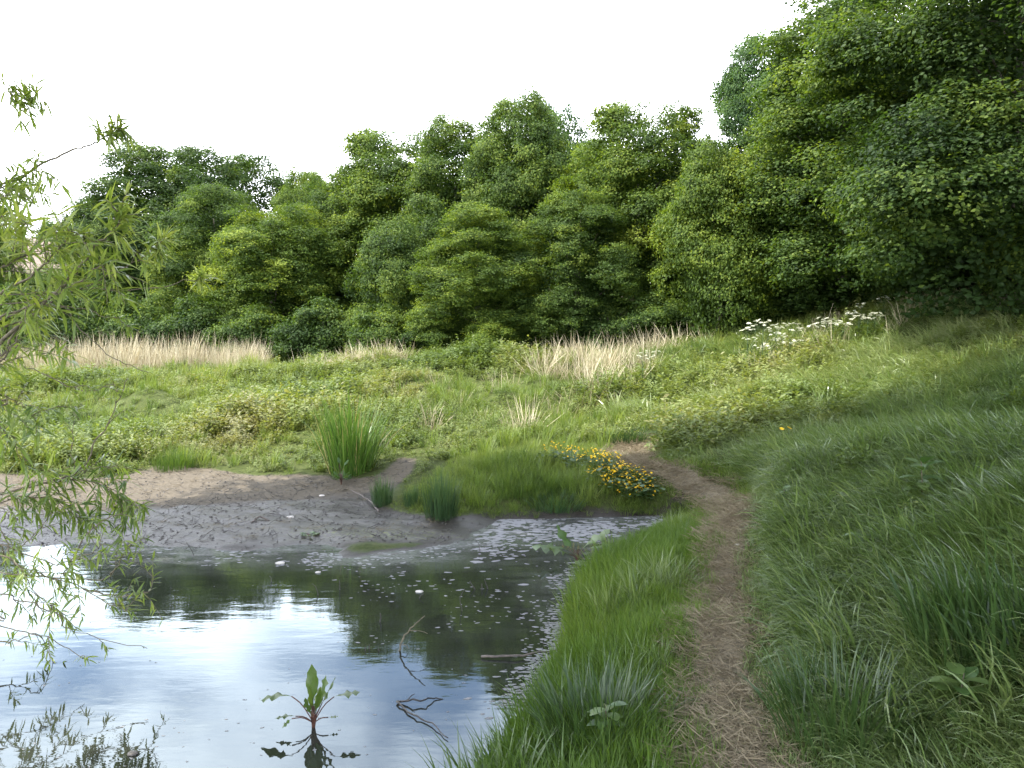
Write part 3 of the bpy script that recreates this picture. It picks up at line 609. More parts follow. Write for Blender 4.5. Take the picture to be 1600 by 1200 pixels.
# leafy herbage (nettle, bramble, goosegrass) over the meadow and in the slope
T_h = [herb('h', 80+i, .30, 10, .068, .16, M['herb'], 10) for i in range(4)] + [herb('h', 90+i, .44, 14, .085, .15, M['herb'], 9, .42) for i in range(3)] + \
      [herb('h', 95+i, .16, 5, .055, .16, M['herb'], 14, .7) for i in range(3)] + [herb('h', 105+i, .30, 6, .06, .18, M['herb'], 12, .5, .5) for i in range(2)]
S_ = []
for (x0, x1, y0, y1, d) in ((-14, 9, 11, 16, 40), (-20, 14, 16, 22, 30), (-26, 18, 22, 28, 14), (1.5, 10, 3.0, 12, 12)):
    x, y, z, px, py = sample(x0, x1, y0, y1, d)
    dm = dpoly(x, y, MUD); dp = dpath(x, y); pen = dpoly(x, y, PENP)
    near = y0 == 3.0; sd_ = (px > 1040) & (y > 12)
    k = (dm > .05) & (dp > (.9 if near else .45)) & (z > .1) & (pen > .05)
    if near: k &= (x > np.interp(y, PATH[:, 1], PATH[:, 0])) & (px > 1190) & (wav(x, y, 1.6, 33)+rng.normal(0, .3, len(x)) > -.1)
    else: k &= sd_ | (px < 1040+rng.uniform(-1, 1, len(x))*120) | (px > 0)
    x, y, z, px, py = x[k], y[k], z[k], px[k], py[k]; n = len(x); q = rng.uniform(size=n)
    brown = np.exp(-((px-760)/190)**2-((py-650)/38)**2)+.7*np.exp(-((px-470)/70)**2-((py-612)/16)**2)
    bm = wav(x, y, 1.1, 36)
    idx = np.where(q < .45, rng.integers(0, 4, n), np.where(q < .6+.2*bm, rng.integers(4, 7, n), rng.integers(7, 10, n)))
    idx = np.where(rng.uniform(size=n) < brown*.75+.08, rng.integers(10, 12, n), idx)
    hue = np.clip(.52+.28*wav(x, y, 1.3, 8)+.08*brown+rng.normal(0, .08, n)-.2*np.clip(wav(x, y, 1.6, 19)*-1-.3, 0, 1)+.08*(px < 450)-.12*near, 0, .97)  # lower hue in hollows between the mounds: shade put into the colour
    sc = rng.uniform(.6, 1.2, n)*(1+.55*bm)*np.where(near, .9, 1)
    sc *= np.clip(.35+dm[k]*1.0, .35, 1)
    S_.append((np.c_[x, y, z-.01], rots(n, .15), sc, idx, hue))
a, b, c, d, e = cat(*S_)
scatter('meadow_herbage', a, b, c, d, e, T_h, 'leafy nettles and brambles carpeting the meadow beyond the mud', 'herbage')

# grass through the meadow and the lime grass hump by the pond
T_g = [tuft('t', 26, .16, .34, .10, .007, M['lime'], 110+i, (.05, .5), (.3, 1.3), segs=4) for i in range(4)] + \
      [tuft('t', 30, .28, .52, .11, .010, M['lime'], 120+i, (.03, .4), (.3, 1.2), segs=4) for i in range(3)] + \
      [tuft('t', 26, .06, .14, .12, .007, M['lime'], 130+i, (.1, .7), (.3, 1.3), segs=3) for i in range(3)]
S_ = []
x, y, z, px, py = sample(-4, 4, 9.6, 14, 320); pen = dpoly(x, y, PENP); dp = dpath(x, y)
k = (pen < .03+rng.normal(0, .04, len(x))) & (z > .015) & (dp > .12+.12*rng.uniform(size=len(x))); x, y, z, px, py, dp, pen = x[k], y[k], z[k], px[k], py[k], dp[k], pen[k]; n = len(x)
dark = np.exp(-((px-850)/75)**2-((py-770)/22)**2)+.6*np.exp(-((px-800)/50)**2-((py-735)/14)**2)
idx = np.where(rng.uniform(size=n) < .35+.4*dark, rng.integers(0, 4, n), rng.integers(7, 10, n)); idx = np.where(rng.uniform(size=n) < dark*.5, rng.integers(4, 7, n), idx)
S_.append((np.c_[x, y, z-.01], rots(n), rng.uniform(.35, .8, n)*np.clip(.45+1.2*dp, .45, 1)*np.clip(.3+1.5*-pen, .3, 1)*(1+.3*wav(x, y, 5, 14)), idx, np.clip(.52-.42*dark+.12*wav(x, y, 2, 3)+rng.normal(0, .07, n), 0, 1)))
# mown-looking green edge of the path round the bend
x, y, z, px, py = sample(.8, 3.2, 8.5, 12.5, 300); dp = dpath(x, y)
k = (z > .02) & (dp > .12+.14*rng.uniform(size=len(x))) & (dp < .9) & ((x < np.interp(y, PATH[:, 1], PATH[:, 0])) | (y < 11.5)) & (x < np.interp(y, PATH[:, 1], PATH[:, 0])+.6)
x, y, z = x[k], y[k], z[k]; n = len(x)
S_.append((np.c_[x, y, z-.01], rots(n), rng.uniform(.6, .95, n), rng.integers(7, 10, n), np.clip(.35+rng.normal(0, .08, n), 0, 1)))
for (x0, x1, y0, y1, d) in ((-14, 8, 12.5, 17, 18), (-20, 14, 17, 23, 14), (-26, 18, 23, 30, 8)):
    x, y, z, px, py = sample(x0, x1, y0, y1, d); dm = dpoly(x, y, MUD); dp = dpath(x, y); gm = wav(x, y, .8, 12)+.5*wav(x, y, 2.1, 17)
    k = (dm > .02) & (dp > .4) & (z > .1) & (gm+rng.normal(0, .5, len(x)) > -.1); x, y, z, gm, px = x[k], y[k], z[k], gm[k], px[k]; n = len(x)
    S_.append((np.c_[x, y, z-.01], rots(n, .15), rng.uniform(.6, 1.05, n)*(1+.2*gm), rng.integers(0, 7, n), np.clip(.42+.15*gm+rng.normal(0, .1, n), 0, 1)))
a, b, c, d, e = cat(*S_)
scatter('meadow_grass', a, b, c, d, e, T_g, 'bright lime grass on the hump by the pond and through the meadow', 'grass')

# dry stalks: reed bed at the back left, tufts along the crest
T_d = [tuft('t', 16, .7, 1.15, .22, .013, M['dry'], 140+i, (.02, .45), (0, .6), segs=3) for i in range(4)] + \
      [tuft('t', 14, .35, .75, .20, .011, M['dry'], 150+i, (.1, .9), (0, .7), segs=3) for i in range(4)]
S_ = []
def dryzone(x0, x1, ya, yb, y_lo, y_hi, n, tall, s=1.0, prob=None):
    X = []; 
    while len(X) < n:
        Y = rng.uniform(y_lo, y_hi); px = rng.uniform(x0, x1); x = (px-800)/F*Y; z = float(zt(x, Y)[0]); _, py = proj([[x, Y, z]]); 
        X.append((x, Y, z))
    X = np.array(X); S_.append((X-[0, 0, .02], rots(n, .08 if tall else .2), rng.uniform(.4, 1.25, n)*s, rng.integers(0, 4, n) if tall else rng.integers(4, 8, n), np.clip(rng.normal(.55, .2, n), 0, 1)))
dryzone(35, 412, 0, 0, 23.0, 25.8, 480, True, 1.0)
dryzone(-150, 60, 0, 0, 23.6, 25.5, 160, True, .8)
dryzone(470, 640, 0, 0, 21.2, 22.8, 95, False, 1.0)
dryzone(830, 1020, 0, 0, 19.0, 22.0, 115, False, 1.25)
dryzone(900, 1010, 0, 0, 17.5, 20.5, 50, False, 1.2)
dryzone(1000, 1110, 0, 0, 21, 22.5, 40, False, 1.2)
dryzone(1180, 1330, 0, 0, 16.5, 19, 40, False, .9)
dryzone(1390, 1600, 0, 0, 16.8, 18.2, 70, False, .8)
dryzone(655, 700, 0, 0, 14.4, 14.8, 6, False, .8); dryzone(795, 830, 0, 0, 14.0, 14.5, 8, False, .9)
dryzone(480, 1000, 0, 0, 15, 20, 60, False, .7)
a, b, c, d, e = cat(*S_)
scatter('dry_stalks', a, b, c, d, e, T_d, 'bleached dry reed and grass stalks along the back of the meadow', 'dry stalks')

# trodden straw on the path, litter on the mud, scum on the water
T_p = []
for i in range(5):
    r = np.random.default_rng(200+i); g = Geo()
    for k in range(14):
        a = r.uniform(0, 6.28); b = r.uniform(-.07, .07, 2)
        blade(g, (b[0], b[1], r.uniform(0, .012)), a, r.uniform(1.1, 1.62), r.uniform(.03, .10), .003, r.uniform(-.3, .3), 2, np.clip(r.normal(.45, .22), 0, .84), 1.2*r.normal())
    T_p.append(obj('p', g.mesh('p', [M['thatch']], False), link=False))
T_p += [tuft('t', 10, .02, .06, .05, .0035, M['thatch'], 210+i, (.3, 1.2), (0, 1), segs=2, dryfrac=.8) for i in range(2)]
x, y, z, px, py = sample(.2, 3.4, 2.3, 15, 900); dp = dpath(x, y); k = (dp < np.where(y > 12, .5, .22)+rng.normal(0, .05, len(x))) & (wav(x, y, 5, 6)+rng.normal(0, .5, len(x)) > -.75) & (rng.uniform(size=len(x)) < np.clip(7/y, .5, 1)); x, y, z, dp = x[k], y[k], z[k], dp[k]; n = len(x)
idx = np.where(rng.uniform(size=n) < .12+1.2*np.clip(dp-.12, 0, .4), rng.integers(5, 7, n), rng.integers(0, 5, n))
scatter('path_straw', np.c_[x, y, z+.004], rots(n, .1), rng.uniform(.7, 1.3, n)*np.clip(y/6, 1, 1.8), idx, np.clip(.55+.20*wav(x, y, 6, 4)+rng.normal(0, .1, n), 0, 1), T_p, 'dry trodden straw lying on the narrow path', 'straw')

T_m = []
for i in range(6):
    r = np.random.default_rng(300+i); g = Geo(); a = 0; ln = r.uniform(.03, .15); P = np.c_[np.linspace(0, ln, 5), r.normal(0, .012, 5), np.abs(r.normal(.006, .012, 5))]
    g.tube(P, np.linspace(.0028, .0012, 5)*r.uniform(.7, 1.4), 4)
    if i % 2: g.tube([P[2], P[2]+[.03, .04, .02], P[2]+[.05, .07, .05]], [.003, .002, .001], 4)
    T_m.append(obj('m', g.mesh('m', [M['darkwood']]), link=False))
for i in range(3):
    r = np.random.default_rng(320+i); g = Geo()
    for k in range(7):
        a = r.uniform(0, 6.28); blade(g, (*r.uniform(-.06, .06, 2), .004), a, r.uniform(1.2, 1.6), r.uniform(.04, .12), .004, r.uniform(-.3, .3), 2, r.uniform(0, .6), r.normal())
    T_m.append(obj('m', g.mesh('m', [M['thatch']], False), link=False))
for i in range(3):
    r = np.random.default_rng(330+i); g = Geo(); s_ = 7; V = []
    for k in range(s_): q = 2*PI*k/s_; V.append((.024*math.cos(q)*r.uniform(.6, 1.2), .018*math.sin(q)*r.uniform(.6, 1.2), 0))
    V += [(v[0]*.55, v[1]*.55, r.uniform(.006, .014)) for v in V[:s_]]
    g.add(V, [(k, (k+1) % s_, s_+(k+1) % s_, s_+k) for k in range(s_)]+[tuple(range(s_, 2*s_))]); T_m.append(obj('m', g.mesh('m', [M['clod']], False), link=False))
x, y, z, px, py = sample(-8, 2.4, 7.8, 13.2, 120); dm = dpoly(x, y, MUD); k = (dm < 0) & (z > -.03) & ((px < 700) | (rng.uniform(size=len(x)) < .5)); x, y, z, px = x[k], y[k], z[k], px[k]; n = len(x)
wetn = z < .045
idx = np.where(wetn, rng.integers(0, 6, n), np.where(rng.uniform(size=n) < .55, rng.integers(6, 9, n), rng.integers(0, 6, n))); idx = np.where(rng.uniform(size=n) < .5, rng.integers(9, 12, n), idx)
scatter('mud_litter', np.c_[x, y, np.maximum(z, 0)+.003], rots(n, .12), rng.uniform(.35, 1.25, n)*np.where(idx > 8, .7, 1), idx, np.full(n, .5), T_m, 'small dark twigs, clods and dead stems lying on the mud', 'litter')

r = np.random.default_rng(400); T_f = []
for i in range(6):
    g = Geo(); s_ = 8; a = r.uniform(.6, 1.3, s_); ax = r.uniform(.9, 2.8)
    V = [(.03*ax*math.cos(2*PI*k/s_)*a[k], .03*math.sin(2*PI*k/s_)*a[k], 0) for k in range(s_)]; V += [(v[0]*.8, v[1]*.8, .0035) for v in V]
    g.add(V, [(k, (k+1) % s_, s_+(k+1) % s_, s_+k) for k in range(s_)]+[tuple(range(s_, 2*s_))]); T_f.append(obj('f', g.mesh('f', [M['scum']], False), link=False))
FL = []
def flakes(n, fn, sc):
    k = 0
    while k < n:
        px, py = fn(); x, y, _ = z0(px, py)
        if float(zt(x, y)[0]) < .01 and float(wav(x, y, 5, 13))+r.normal(0, .4) > .05: FL.append((x, y, .001, r.uniform(*sc))); k += 1
flakes(650, lambda: (r.uniform(740, 1045), 806+abs(r.normal(0, 30))), (.25, 1.1))
flakes(220, lambda: (r.uniform(480, 900), 850+abs(r.normal(0, 32))), (.2, .6))
flakes(220, lambda: (r.uniform(100, 600), r.uniform(845, 885)), (.2, .7))
def nearbank():
    py = r.uniform(860, 1180); e = np.interp(py, [850, 905, 975, 1030, 1110, 1200], [995, 935, 897, 880, 850, 790]); return e-abs(r.normal(0, 35)), py
flakes(1500, nearbank, (.12, .45))
flakes(120, lambda: (r.uniform(540, 900), r.uniform(900, 1010)), (.12, .4))
flakes(120, lambda: (r.uniform(0, 800), r.uniform(900, 1200)), (.05, .2))
FL = np.array(FL); n = len(FL)
scatter('pond_scum', FL[:, :3], np.c_[np.zeros(n), np.zeros(n), r.normal(0, .3, n)], FL[:, 3], r.integers(0, 6, n), np.full(n, .5), T_f, 'pale flakes of scum floating on the pond by the bank', 'scum')

# ------------------------------------------------------------------ single tussocks
def tussock(px, py, h, sp, n, w, mat, label, name='grass_tussock', cat_='grass tussock', group=None, seed=1, lean=(.0, .35), curl=(.1, .8), dryf=0, az=None, stiff=0):
    x, y, z = ground(px, py); e = empty(name, (x, y, z), 0, label, cat_, group); r = np.random.default_rng(seed); g = Geo()
    for i in range(n):
        q = r.uniform(0, 6.28); rad = sp*math.sqrt(r.uniform()); u = rad/sp
        t = np.clip(r.normal(.45, .2), 0, .9); t = 1 if r.uniform() < dryf else t
        blade(g, (rad*math.cos(q), rad*math.sin(q), -.02), (q+r.normal(0, .5)) if az is None else az+r.normal(0, .9), lean[0]+(lean[1]-lean[0])*u*r.uniform(.3, 1.2), h*r.uniform(.55, 1.05)*(1.1-.3*u), w*r.uniform(.7, 1.3), r.uniform(*curl), 5, t, r.normal(0, .4))
    o = obj('blade', g.mesh('blade', [mat], False), e); o['kind'] = 'stuff'; return e
tussock(548, 738, 1.45, .33, 380, .018, M['reed'], 'tall bright green reed clump at the back edge of the mud', 'reed_clump', 'reeds', seed=5, lean=(0, .5), dryf=.07, curl=(.0, 1.0))
tussock(690, 808, .66, .20, 480, .0065, M['sedge'], 'largest of the three dark rush tufts at the tip of the grass hump', 'rush_tuft', 'rushes', 'dark rush tufts', 6, (0, .25), (0, .4))
tussock(597, 789, .47, .13, 240, .006, M['sedge'], 'leftmost of the three dark rush tufts, standing on the mud', 'rush_tuft', 'rushes', 'dark rush tufts', 7, (0, .22), (0, .4))
tussock(645, 790, .32, .12, 180, .006, M['sedge'], 'smallest dark rush tuft between the other two', 'rush_tuft', 'rushes', 'dark rush tufts', 8, (0, .25), (0, .4))
tussock(272, 733, .42, .30, 420, .007, M['lime'], 'bright lime grass tuft at the back edge of the mud on the left', seed=9)
tussock(940, 1150, .40, .26, 420, .0085, M['long'], 'large blue green grass tuft overhanging the pond in the foreground', seed=10, lean=(.05, .7), curl=(.2, 1.0))
tussock(1000, 960, .18, .16, 130, .006, M['long'], 'small dark grass tuft in the short bank grass', seed=11, lean=(.05, .6))
tussock(1545, 1040, .62, .30, 420, .013, M['long'], 'coarse pale blue grass clump at the lower right edge', seed=12, az=PI*.95, lean=(.02, .4), curl=(.4, 1.4))
tussock(1320, 1150, .42, .26, 380, .008, M['long'], 'dense blue green grass clump right of the path in the foreground', seed=13, lean=(.1, .6), curl=(.3, 1.1))
tussock(870, 795, .30, .32, 420, .007, M['sedge'], 'drooping dark grass clump on the near side of the grass hump', seed=14, lean=(.1, .6), curl=(.4, 1.4))
tussock(985, 692, .40, .38, 420, .008, M['sedge'], 'dark rounded grass clump beside the far end of the path', seed=15, lean=(.1, .6), curl=(.4, 1.3))

# ------------------------------------------------------------------ docks and other leafy plants
def dockleaf(r, base, az, el, ln, wd, droop, wave=1.0, t=.5):
    d = np.array([math.cos(az)*math.cos(el), math.sin(az)*math.cos(el), math.sin(el)]); n = 11; P = [np.array(base, float)]; dd = d.copy()
    for i in range(n-1): P.append(P[-1]+dd*ln/(n-1)); dd = dd+np.array([0, 0, -droop/(n-1)]); dd /= np.linalg.norm(dd)
    P = np.array(P); sd = np.array([-math.sin(az), math.cos(az), 0]); u = np.linspace(0, 1, n)
    w = wd/2*np.interp(u, [0, .18, .25, .5, .8, 1], [.06, .08, .55, 1, .7, .03])*(1+.12*wave*np.sin(u*23+r.uniform(0, 6)))
    up = np.cross(sd, d); wv = np.outer(np.sin(u*19+r.uniform(0, 6))*w*.35*wave, up)
    V = np.vstack([P-sd*w[:, None]+wv+up*w[:, None]*.25, P, P+sd*w[:, None]-wv+up*w[:, None]*.25]); m = n
    return V, [(i, m+i, m+i+1, i+1) for i in range(m-1)]+[(m+i, 2*m+i, 2*m+i+1, m+i+1) for i in range(m-1)]
def dock(loc, specs, label, stem_h, seed, cat_='plant', name='dock_plant', mat='dock', stemr=.006):
    e = empty(name, loc, 0, label, cat_); r = np.random.default_rng(seed)
    g = Geo()
    for k in range(6): g.tube([(r.normal(0, .008), r.normal(0, .008), -.12), (r.normal(0, .008), r.normal(0, .008), stem_h*.5), (r.normal(0, .02), r.normal(0, .02), stem_h)], [stemr, stemr*.8, stemr*.4], 6)
    obj('stem', g.mesh('stem', [M['dockred']]), e)
    for (az, el, pet, ln, wd, droop) in specs:
        g = Geo(); d = np.array([math.cos(az)*math.cos(el), math.sin(az)*math.cos(el), math.sin(el)])
        b = np.array([0, 0, stem_h*.2]); tip = b+d*pet+np.array([0, 0, pet*.15])
        if pet > .03:
            s2 = Geo(); s2.tube(smoothline([b, b+d*pet*.5+np.array([0, 0, pet*.22]), tip], 6), .0032, 5); po = obj('stalk', s2.mesh('stalk', [M['dockred']]), e)
        else: po = None
        V, Fc = dockleaf(r, tip, az+r.normal(0, .15), el-(.5 if pet > .1 else 0), ln*1.1, wd*1.3, droop); g.add(V, Fc, np.clip(r.normal(.5, .15), 0, 1))
        obj('leaf', g.mesh('leaf', [M[mat]]), e)
x, y, _ = z0(490, 1137)
dock((x, y, 0), [(1.9, 1.40, .08, .20, .055, .05), (2.5, 1.45, .03, .15, .03, .1), (.9, 1.25, .06, .17, .05, .1), (1.2, 1.2, .04, .13, .04, .1), (-2.2, 1.2, .04, .12, .035, .1), (.3, 1.12, .07, .18, .04, .1), (-.6, 1.3, .05, .15, .035, .2), (2.95, .72, .17, .17, .060, .9),
                 (3.3, .3, .10, .10, .03, .8), (.15, .8, .16, .13, .05, .5), (3.6, .25, .12, .06, .03, 1.0), (.2, .15, .08, .05, .02, .3)],
     'dock plant with upright leaves growing out of the water in the foreground', .13, 21)
x, y, _ = z0(902, 880)
dock((x, y, 0), [(2.9, .75, .12, .34, .17, .5), (3.5, .55, .10, .30, .16, .5), (.4, 1.0, .12, .34, .12, .3), (-.3, .8, .14, .32, .16, .4), (2.5, 1.0, .08, .28, .12, .3), (-1.5, .2, .05, .15, .08, .6), (-.4, .1, .1, .2, .09, .8)],
     'broad leaved dock standing in the shallow water near the bank', .14, 22, mat='broad')
x, y, z = ground(533, 758)
dock((x, y, z), [(a*1.1, .5+.12*(a % 4), .03+.02*(a % 3), .15, .055, .3) for a in range(14)]+[(1, 1.3, .2, .14, .04, .3), (2, 1.2, .24, .14, .04, .3), (4, 1.1, .2, .13, .04, .3)],
     'small yellow green leafy plant on the mud in front of the reed clump', .16, 23, mat='broad')
x, y, z = ground(483, 838)
dock((x, y, z), [(a*1.3, .3, .02, .09, .04, .3) for a in range(9)], 'tiny low plant on the wet mud beside the green algae', .03, 24, mat='broad', stemr=.004)
for i, (px, py, s_, lb) in enumerate([(945, 1165, .075, 'broad leaved seedling half hidden in the foreground bank tuft'), (1440, 795, .12, 'dark leafy plant standing in the long grass of the slope'),
        (1570, 640, .11, 'dark leafy plant near the right edge high on the slope'), (1350, 880, .10, 'bright leafy plant low in the slope grass'), (1500, 1130, .09, 'broad leaved weed below the coarse grass clump'),
        (1590, 880, .11, 'yellow green weed at the right edge of the slope'), (1225, 800, .08, 'light green weed beside the path bend')]):
    x, y, z = ground(px, py); h_ = .18 if i != 1 else .34
    e = empty('leafy_weed', (x, y, z), i, lb, 'plant', 'broad leaved weeds in the grass'); r = np.random.default_rng(500+i)
    g = Geo(); g.tube([(0, 0, -.03), (.01, 0, h_*.5), (.0, .01, h_)], [.005, .004, .002], 5); obj('stem', g.mesh('stem', [M['twigbark']]), e)
    for k in range(14):
        g = Geo(); a = k*2.4; u = .3+.7*k/14; el = r.uniform(-.1, .7)
        leafshape(g, (.01, 0, h_*u), (math.cos(a)*math.cos(el), math.sin(a)*math.cos(el), math.sin(el)), s_*1.3, s_*.75, np.array([0, 0, 1.]), np.clip(r.normal(.6, .15), 0, 1), 4, .6, .15, (.05, .7, 1, .75, .05))
        o = obj('leaf', g.mesh('leaf', [M['broad']]), e)

# yellow flowers on the hump
def flower_mesh(name, mat, n, rad, seed):
    r = np.random.default_rng(seed); g = Geo()
    for k in range(n):
        a = 2*PI*k/n; leafshape(g, (0, 0, 0), (math.cos(a), math.sin(a), .35), rad, rad*.9, np.array([0, 0, 1.]), r.uniform(.2, 1), 2, .2, .2, (.3, 1, .3))
    return g.mesh(name, [mat])
fm = flower_mesh('flower', M['yellow'], 5, .017, 1)
r = np.random.default_rng(600)
FP = [(862, 722, 5), (885, 724, 6), (905, 732, 7), (925, 732, 12), (945, 738, 14), (962, 745, 18), (982, 752, 18), (1000, 762, 14), (960, 764, 12), (990, 778, 12), (1012, 778, 8), (935, 752, 9)]
FLB = ['at the far left end of the yellow patch', 'second from the left of the yellow patch', 'left of the dense part of the yellow patch', 'at the back left of the dense yellow patch', 'at the back middle of the yellow patch',
       'at the crown of the yellow patch', 'right of the crown of the yellow patch', 'at the right shoulder of the yellow patch beside the path', 'at the front middle of the yellow patch', 'at the front right of the yellow patch', 'nearest the path in the yellow patch', 'at the front left of the yellow patch']
for i, (px, py, n) in enumerate(FP):
    x, y, z = ground(px, py+4); e = empty('yellow_flower_plant', (x, y, z), 0, 'marsh marigold with yellow flowers '+FLB[i], 'flower', 'yellow flowering plants on the hump')
    g = Geo(); gs = Geo(); pts = []
    for k in range(n*3):
        a = r.uniform(0, 6.28); q = .23*math.sqrt(r.uniform()); pts.append((q*math.cos(a), q*math.sin(a)*.8, .20+.09*(i < 5)+r.uniform(-.06, .07)-q*.3))
    for k in range(60):
        a = r.uniform(0, 6.28); q = .22*math.sqrt(r.uniform()); zt_ = r.uniform(.04, .19); el = r.uniform(0, .6); b = r.uniform(0, 6.28)
        leafshape(g, (q*math.cos(a), q*math.sin(a), zt_), (math.cos(b)*math.cos(el), math.sin(b)*math.cos(el), math.sin(el)), .06, .055, np.array([0, 0, 1.]), r.uniform(.2, .6), 3, .4, .1, (.3, 1, 1, .2))
    for p in pts: gs.tube([(p[0]*.6, p[1]*.6, 0), p], [.002, .0015], 3)
    obj('leaf', g.mesh('leaf', [M['broad']]), e)['kind'] = 'stuff'; obj('stem', gs.mesh('stem', [M['sedge']]), e)['kind'] = 'stuff'
    for p in pts:
        f = obj('flower', fm, e, p); f.rotation_euler = (r.normal(0, .5)+.35, r.normal(0, .4), r.uniform(0, 6)); f.scale = (r.uniform(.8, 1.15),)*3
x, y, z = ground(1227, 716); e = empty('dandelion', (x, y, z), 0, 'pair of orange yellow dandelion heads in the slope grass right of the path', 'flower')
dm_ = flower_mesh('flower_head', M['yellow'], 12, .032, 3)
for k, (a, b, h_) in enumerate([(-.05, 0, .36), (.05, .02, .37)]):
    g = Geo(); g.tube([(a*.5, b, 0), (a, b, h_)], [.004, .003], 5); obj('stem', g.mesh('stem', [M['sedge']]), e); f = obj('flower_head', dm_, e, (a, b, h_)); f.rotation_euler = (.5, 0, k)

# white umbel flowers (cow parsley) along the crest
def umbel_mesh(seed, rad):
    r = np.random.default_rng(seed); g = Geo()
    for k in range(26):
        a = k*2.4; q = rad*math.sqrt(k/26.); h_ = .012-.25*q*q/rad; s_ = rad*.24
        c = np.array([q*math.cos(a), q*math.sin(a), h_+r.normal(0, .004)]); b0 = r.uniform(0, 6)
        V = [c+[s_*math.cos(b0+j*PI/2.5)*r.uniform(.7, 1.1), s_*math.sin(b0+j*PI/2.5)*r.uniform(.7, 1.1), r.normal(0, .003)] for j in range(5)]+[c+[0, 0, s_*.35]]
        g.add(V, [(j, (j+1) % 5, 5) for j in range(5)], r.uniform(.2, 1))
    return g.mesh('umbel', [M['white']])
UM = [umbel_mesh(1, .055), umbel_mesh(2, .045)]
r = np.random.default_rng(700)
ORD = ['first', 'second', 'third', 'fourth', 'fifth', 'sixth', 'seventh', 'eighth', 'ninth', 'tenth', 'eleventh', 'twelfth', 'thirteenth', 'fourteenth']
UP = [(1168, 510), (1180, 502), (1192, 500), (1200, 515), (1212, 505), (1222, 520), (1235, 502), (1244, 512), (1175, 525), (1205, 530), (1230, 532), (1248, 535), (1188, 542), (1218, 545),
      (1275, 505), (1290, 497), (1302, 500), (1318, 504), (1330, 498), (1342, 500), (1356, 492), (1368, 488), (1380, 505), (1345, 515), (1005, 552), (1016, 548)]
for i, (px, py) in enumerate(UP):
    Y = 17.3+r.uniform(-.6, .6) if px > 1100 else 17.6; p = at(px, py, Y); zg = float(zt(p[0], Y)[0]); h_ = max(p[2]-zg, .55)
    if i < 14: where = 'in the left cluster on the bank crest'
    elif i < 24: where = 'in the right cluster against the dark trees'
    else: where = 'standing alone among the dry stalks'
    sz = 'tall' if py < 508 or (i >= 24 and i % 2) else 'short'
    grp = UP[:14] if i < 14 else (UP[14:24] if i < 24 else UP[24:]); rk = sorted(grp).index((px, py))
    e = empty('cow_parsley', (p[0], Y, zg), 0, '%s cow parsley, %s from the left %s' % (sz, ORD[rk], where), 'flower', 'white flowered cow parsley on the crest')
    g = Geo(); g.tube([(0, 0, -.05), (r.normal(0, .02), 0, h_*.5), (0, 0, h_*.82)], [.006, .005, .003], 5); heads = []
    for k in range(7):
        a = k*2.4+r.normal(0, .3); q = r.uniform(.05, .20); zz_ = h_*r.uniform(.86, 1.02); b = r.uniform(.5, .8)*h_; hp = (q*math.cos(a), q*math.sin(a), zz_)
        g.tube([(0, 0, b), (hp[0]*.5, hp[1]*.5, (b+zz_)/2+.01), hp], [.003, .002, .0015], 4); heads.append(hp)
    obj('stem', g.mesh('stem', [M['sedge']]), e)
    gl_ = Geo()
    for k in range(22):
        a = r.uniform(0, 6.28); u = r.uniform(.1, .65); el = r.uniform(0, .5); leafshape(gl_, (0, 0, h_*u), (math.cos(a), math.sin(a), el), r.uniform(.08, .18), .05, np.array([0, 0, 1.]), r.uniform(.3, .8), 3, .5, .1, (.1, .6, 1, .05))
    obj('leaf', gl_.mesh('leaf', [M['broad']]), e)['kind'] = 'stuff'
    for hp in heads:
        o = obj('umbel', UM[r.integers(0, 2)], e, hp); o.rotation_euler = (r.normal(0.25, .2), r.normal(0, .2), r.uniform(0, 6)); o.scale = (r.uniform(.6, 1.0),)*3

# ------------------------------------------------------------------ sticks and stones
def stick(P, R, label, mat='darkwood', jit=.004, name='stick', side=()):
    P = np.asarray(P, float); b = P[0].copy(); e = empty(name, b, 0, label, 'stick')
    g = Geo(); q = smoothline(P-b, 14, jit); g.tube(q, np.linspace(R, R*.45, 14), 6); br = obj('branch', g.mesh('branch', [M[mat]]), e)
    for s_ in side:
        g = Geo(); s_ = np.asarray(s_, float)-b; g.tube(smoothline(s_, 6, jit*.6), np.linspace(R*.6, R*.25, 6), 5); obj('twig', g.mesh('twig', [M[mat]]), e)
    return e
def w(px, py, z=.004): return np.array(z0(px, py, z))
c0 = w(620, 1096, .01)
stick([c0, w(660, 1093, .03), at(680, 1091, c0[1]+.05)+[0, 0, 0], at(700, 1096, c0[1]+.05)], .006, 'thin forked dark stick poking out of the open water, seen with its mirror image', 'darkwood',
      side=[[at(636, 1094, c0[1]), at(643, 1087, c0[1]), at(648, 1084, c0[1])]])
stick([w(620, 1096, .012), w(648, 1118, .012), w(672, 1130, .01), w(700, 1153, .01)], .006, 'thin dark stick lying on the water below the forked stick')
stick([w(752, 1026, .01), w(800, 1025, .02), w(840, 1020, .03), at(878, 1014, 5.4)], .009, 'long grey stick reaching from the bank over the water', 'greywood')
s0 = w(624, 1017, 0)
stick([s0, at(632, 995, s0[1]), at(648, 975, s0[1]), at(664, 962, s0[1])], .007, 'bent twig with pale tip rising from the water in mid pond', 'twigbark',
      side=[[at(640, 985, s0[1]), at(655, 985, s0[1]), at(668, 990, s0[1])], [at(626, 1008, s0[1]), at(634, 1008, s0[1]), at(638, 1014, s0[1])]])
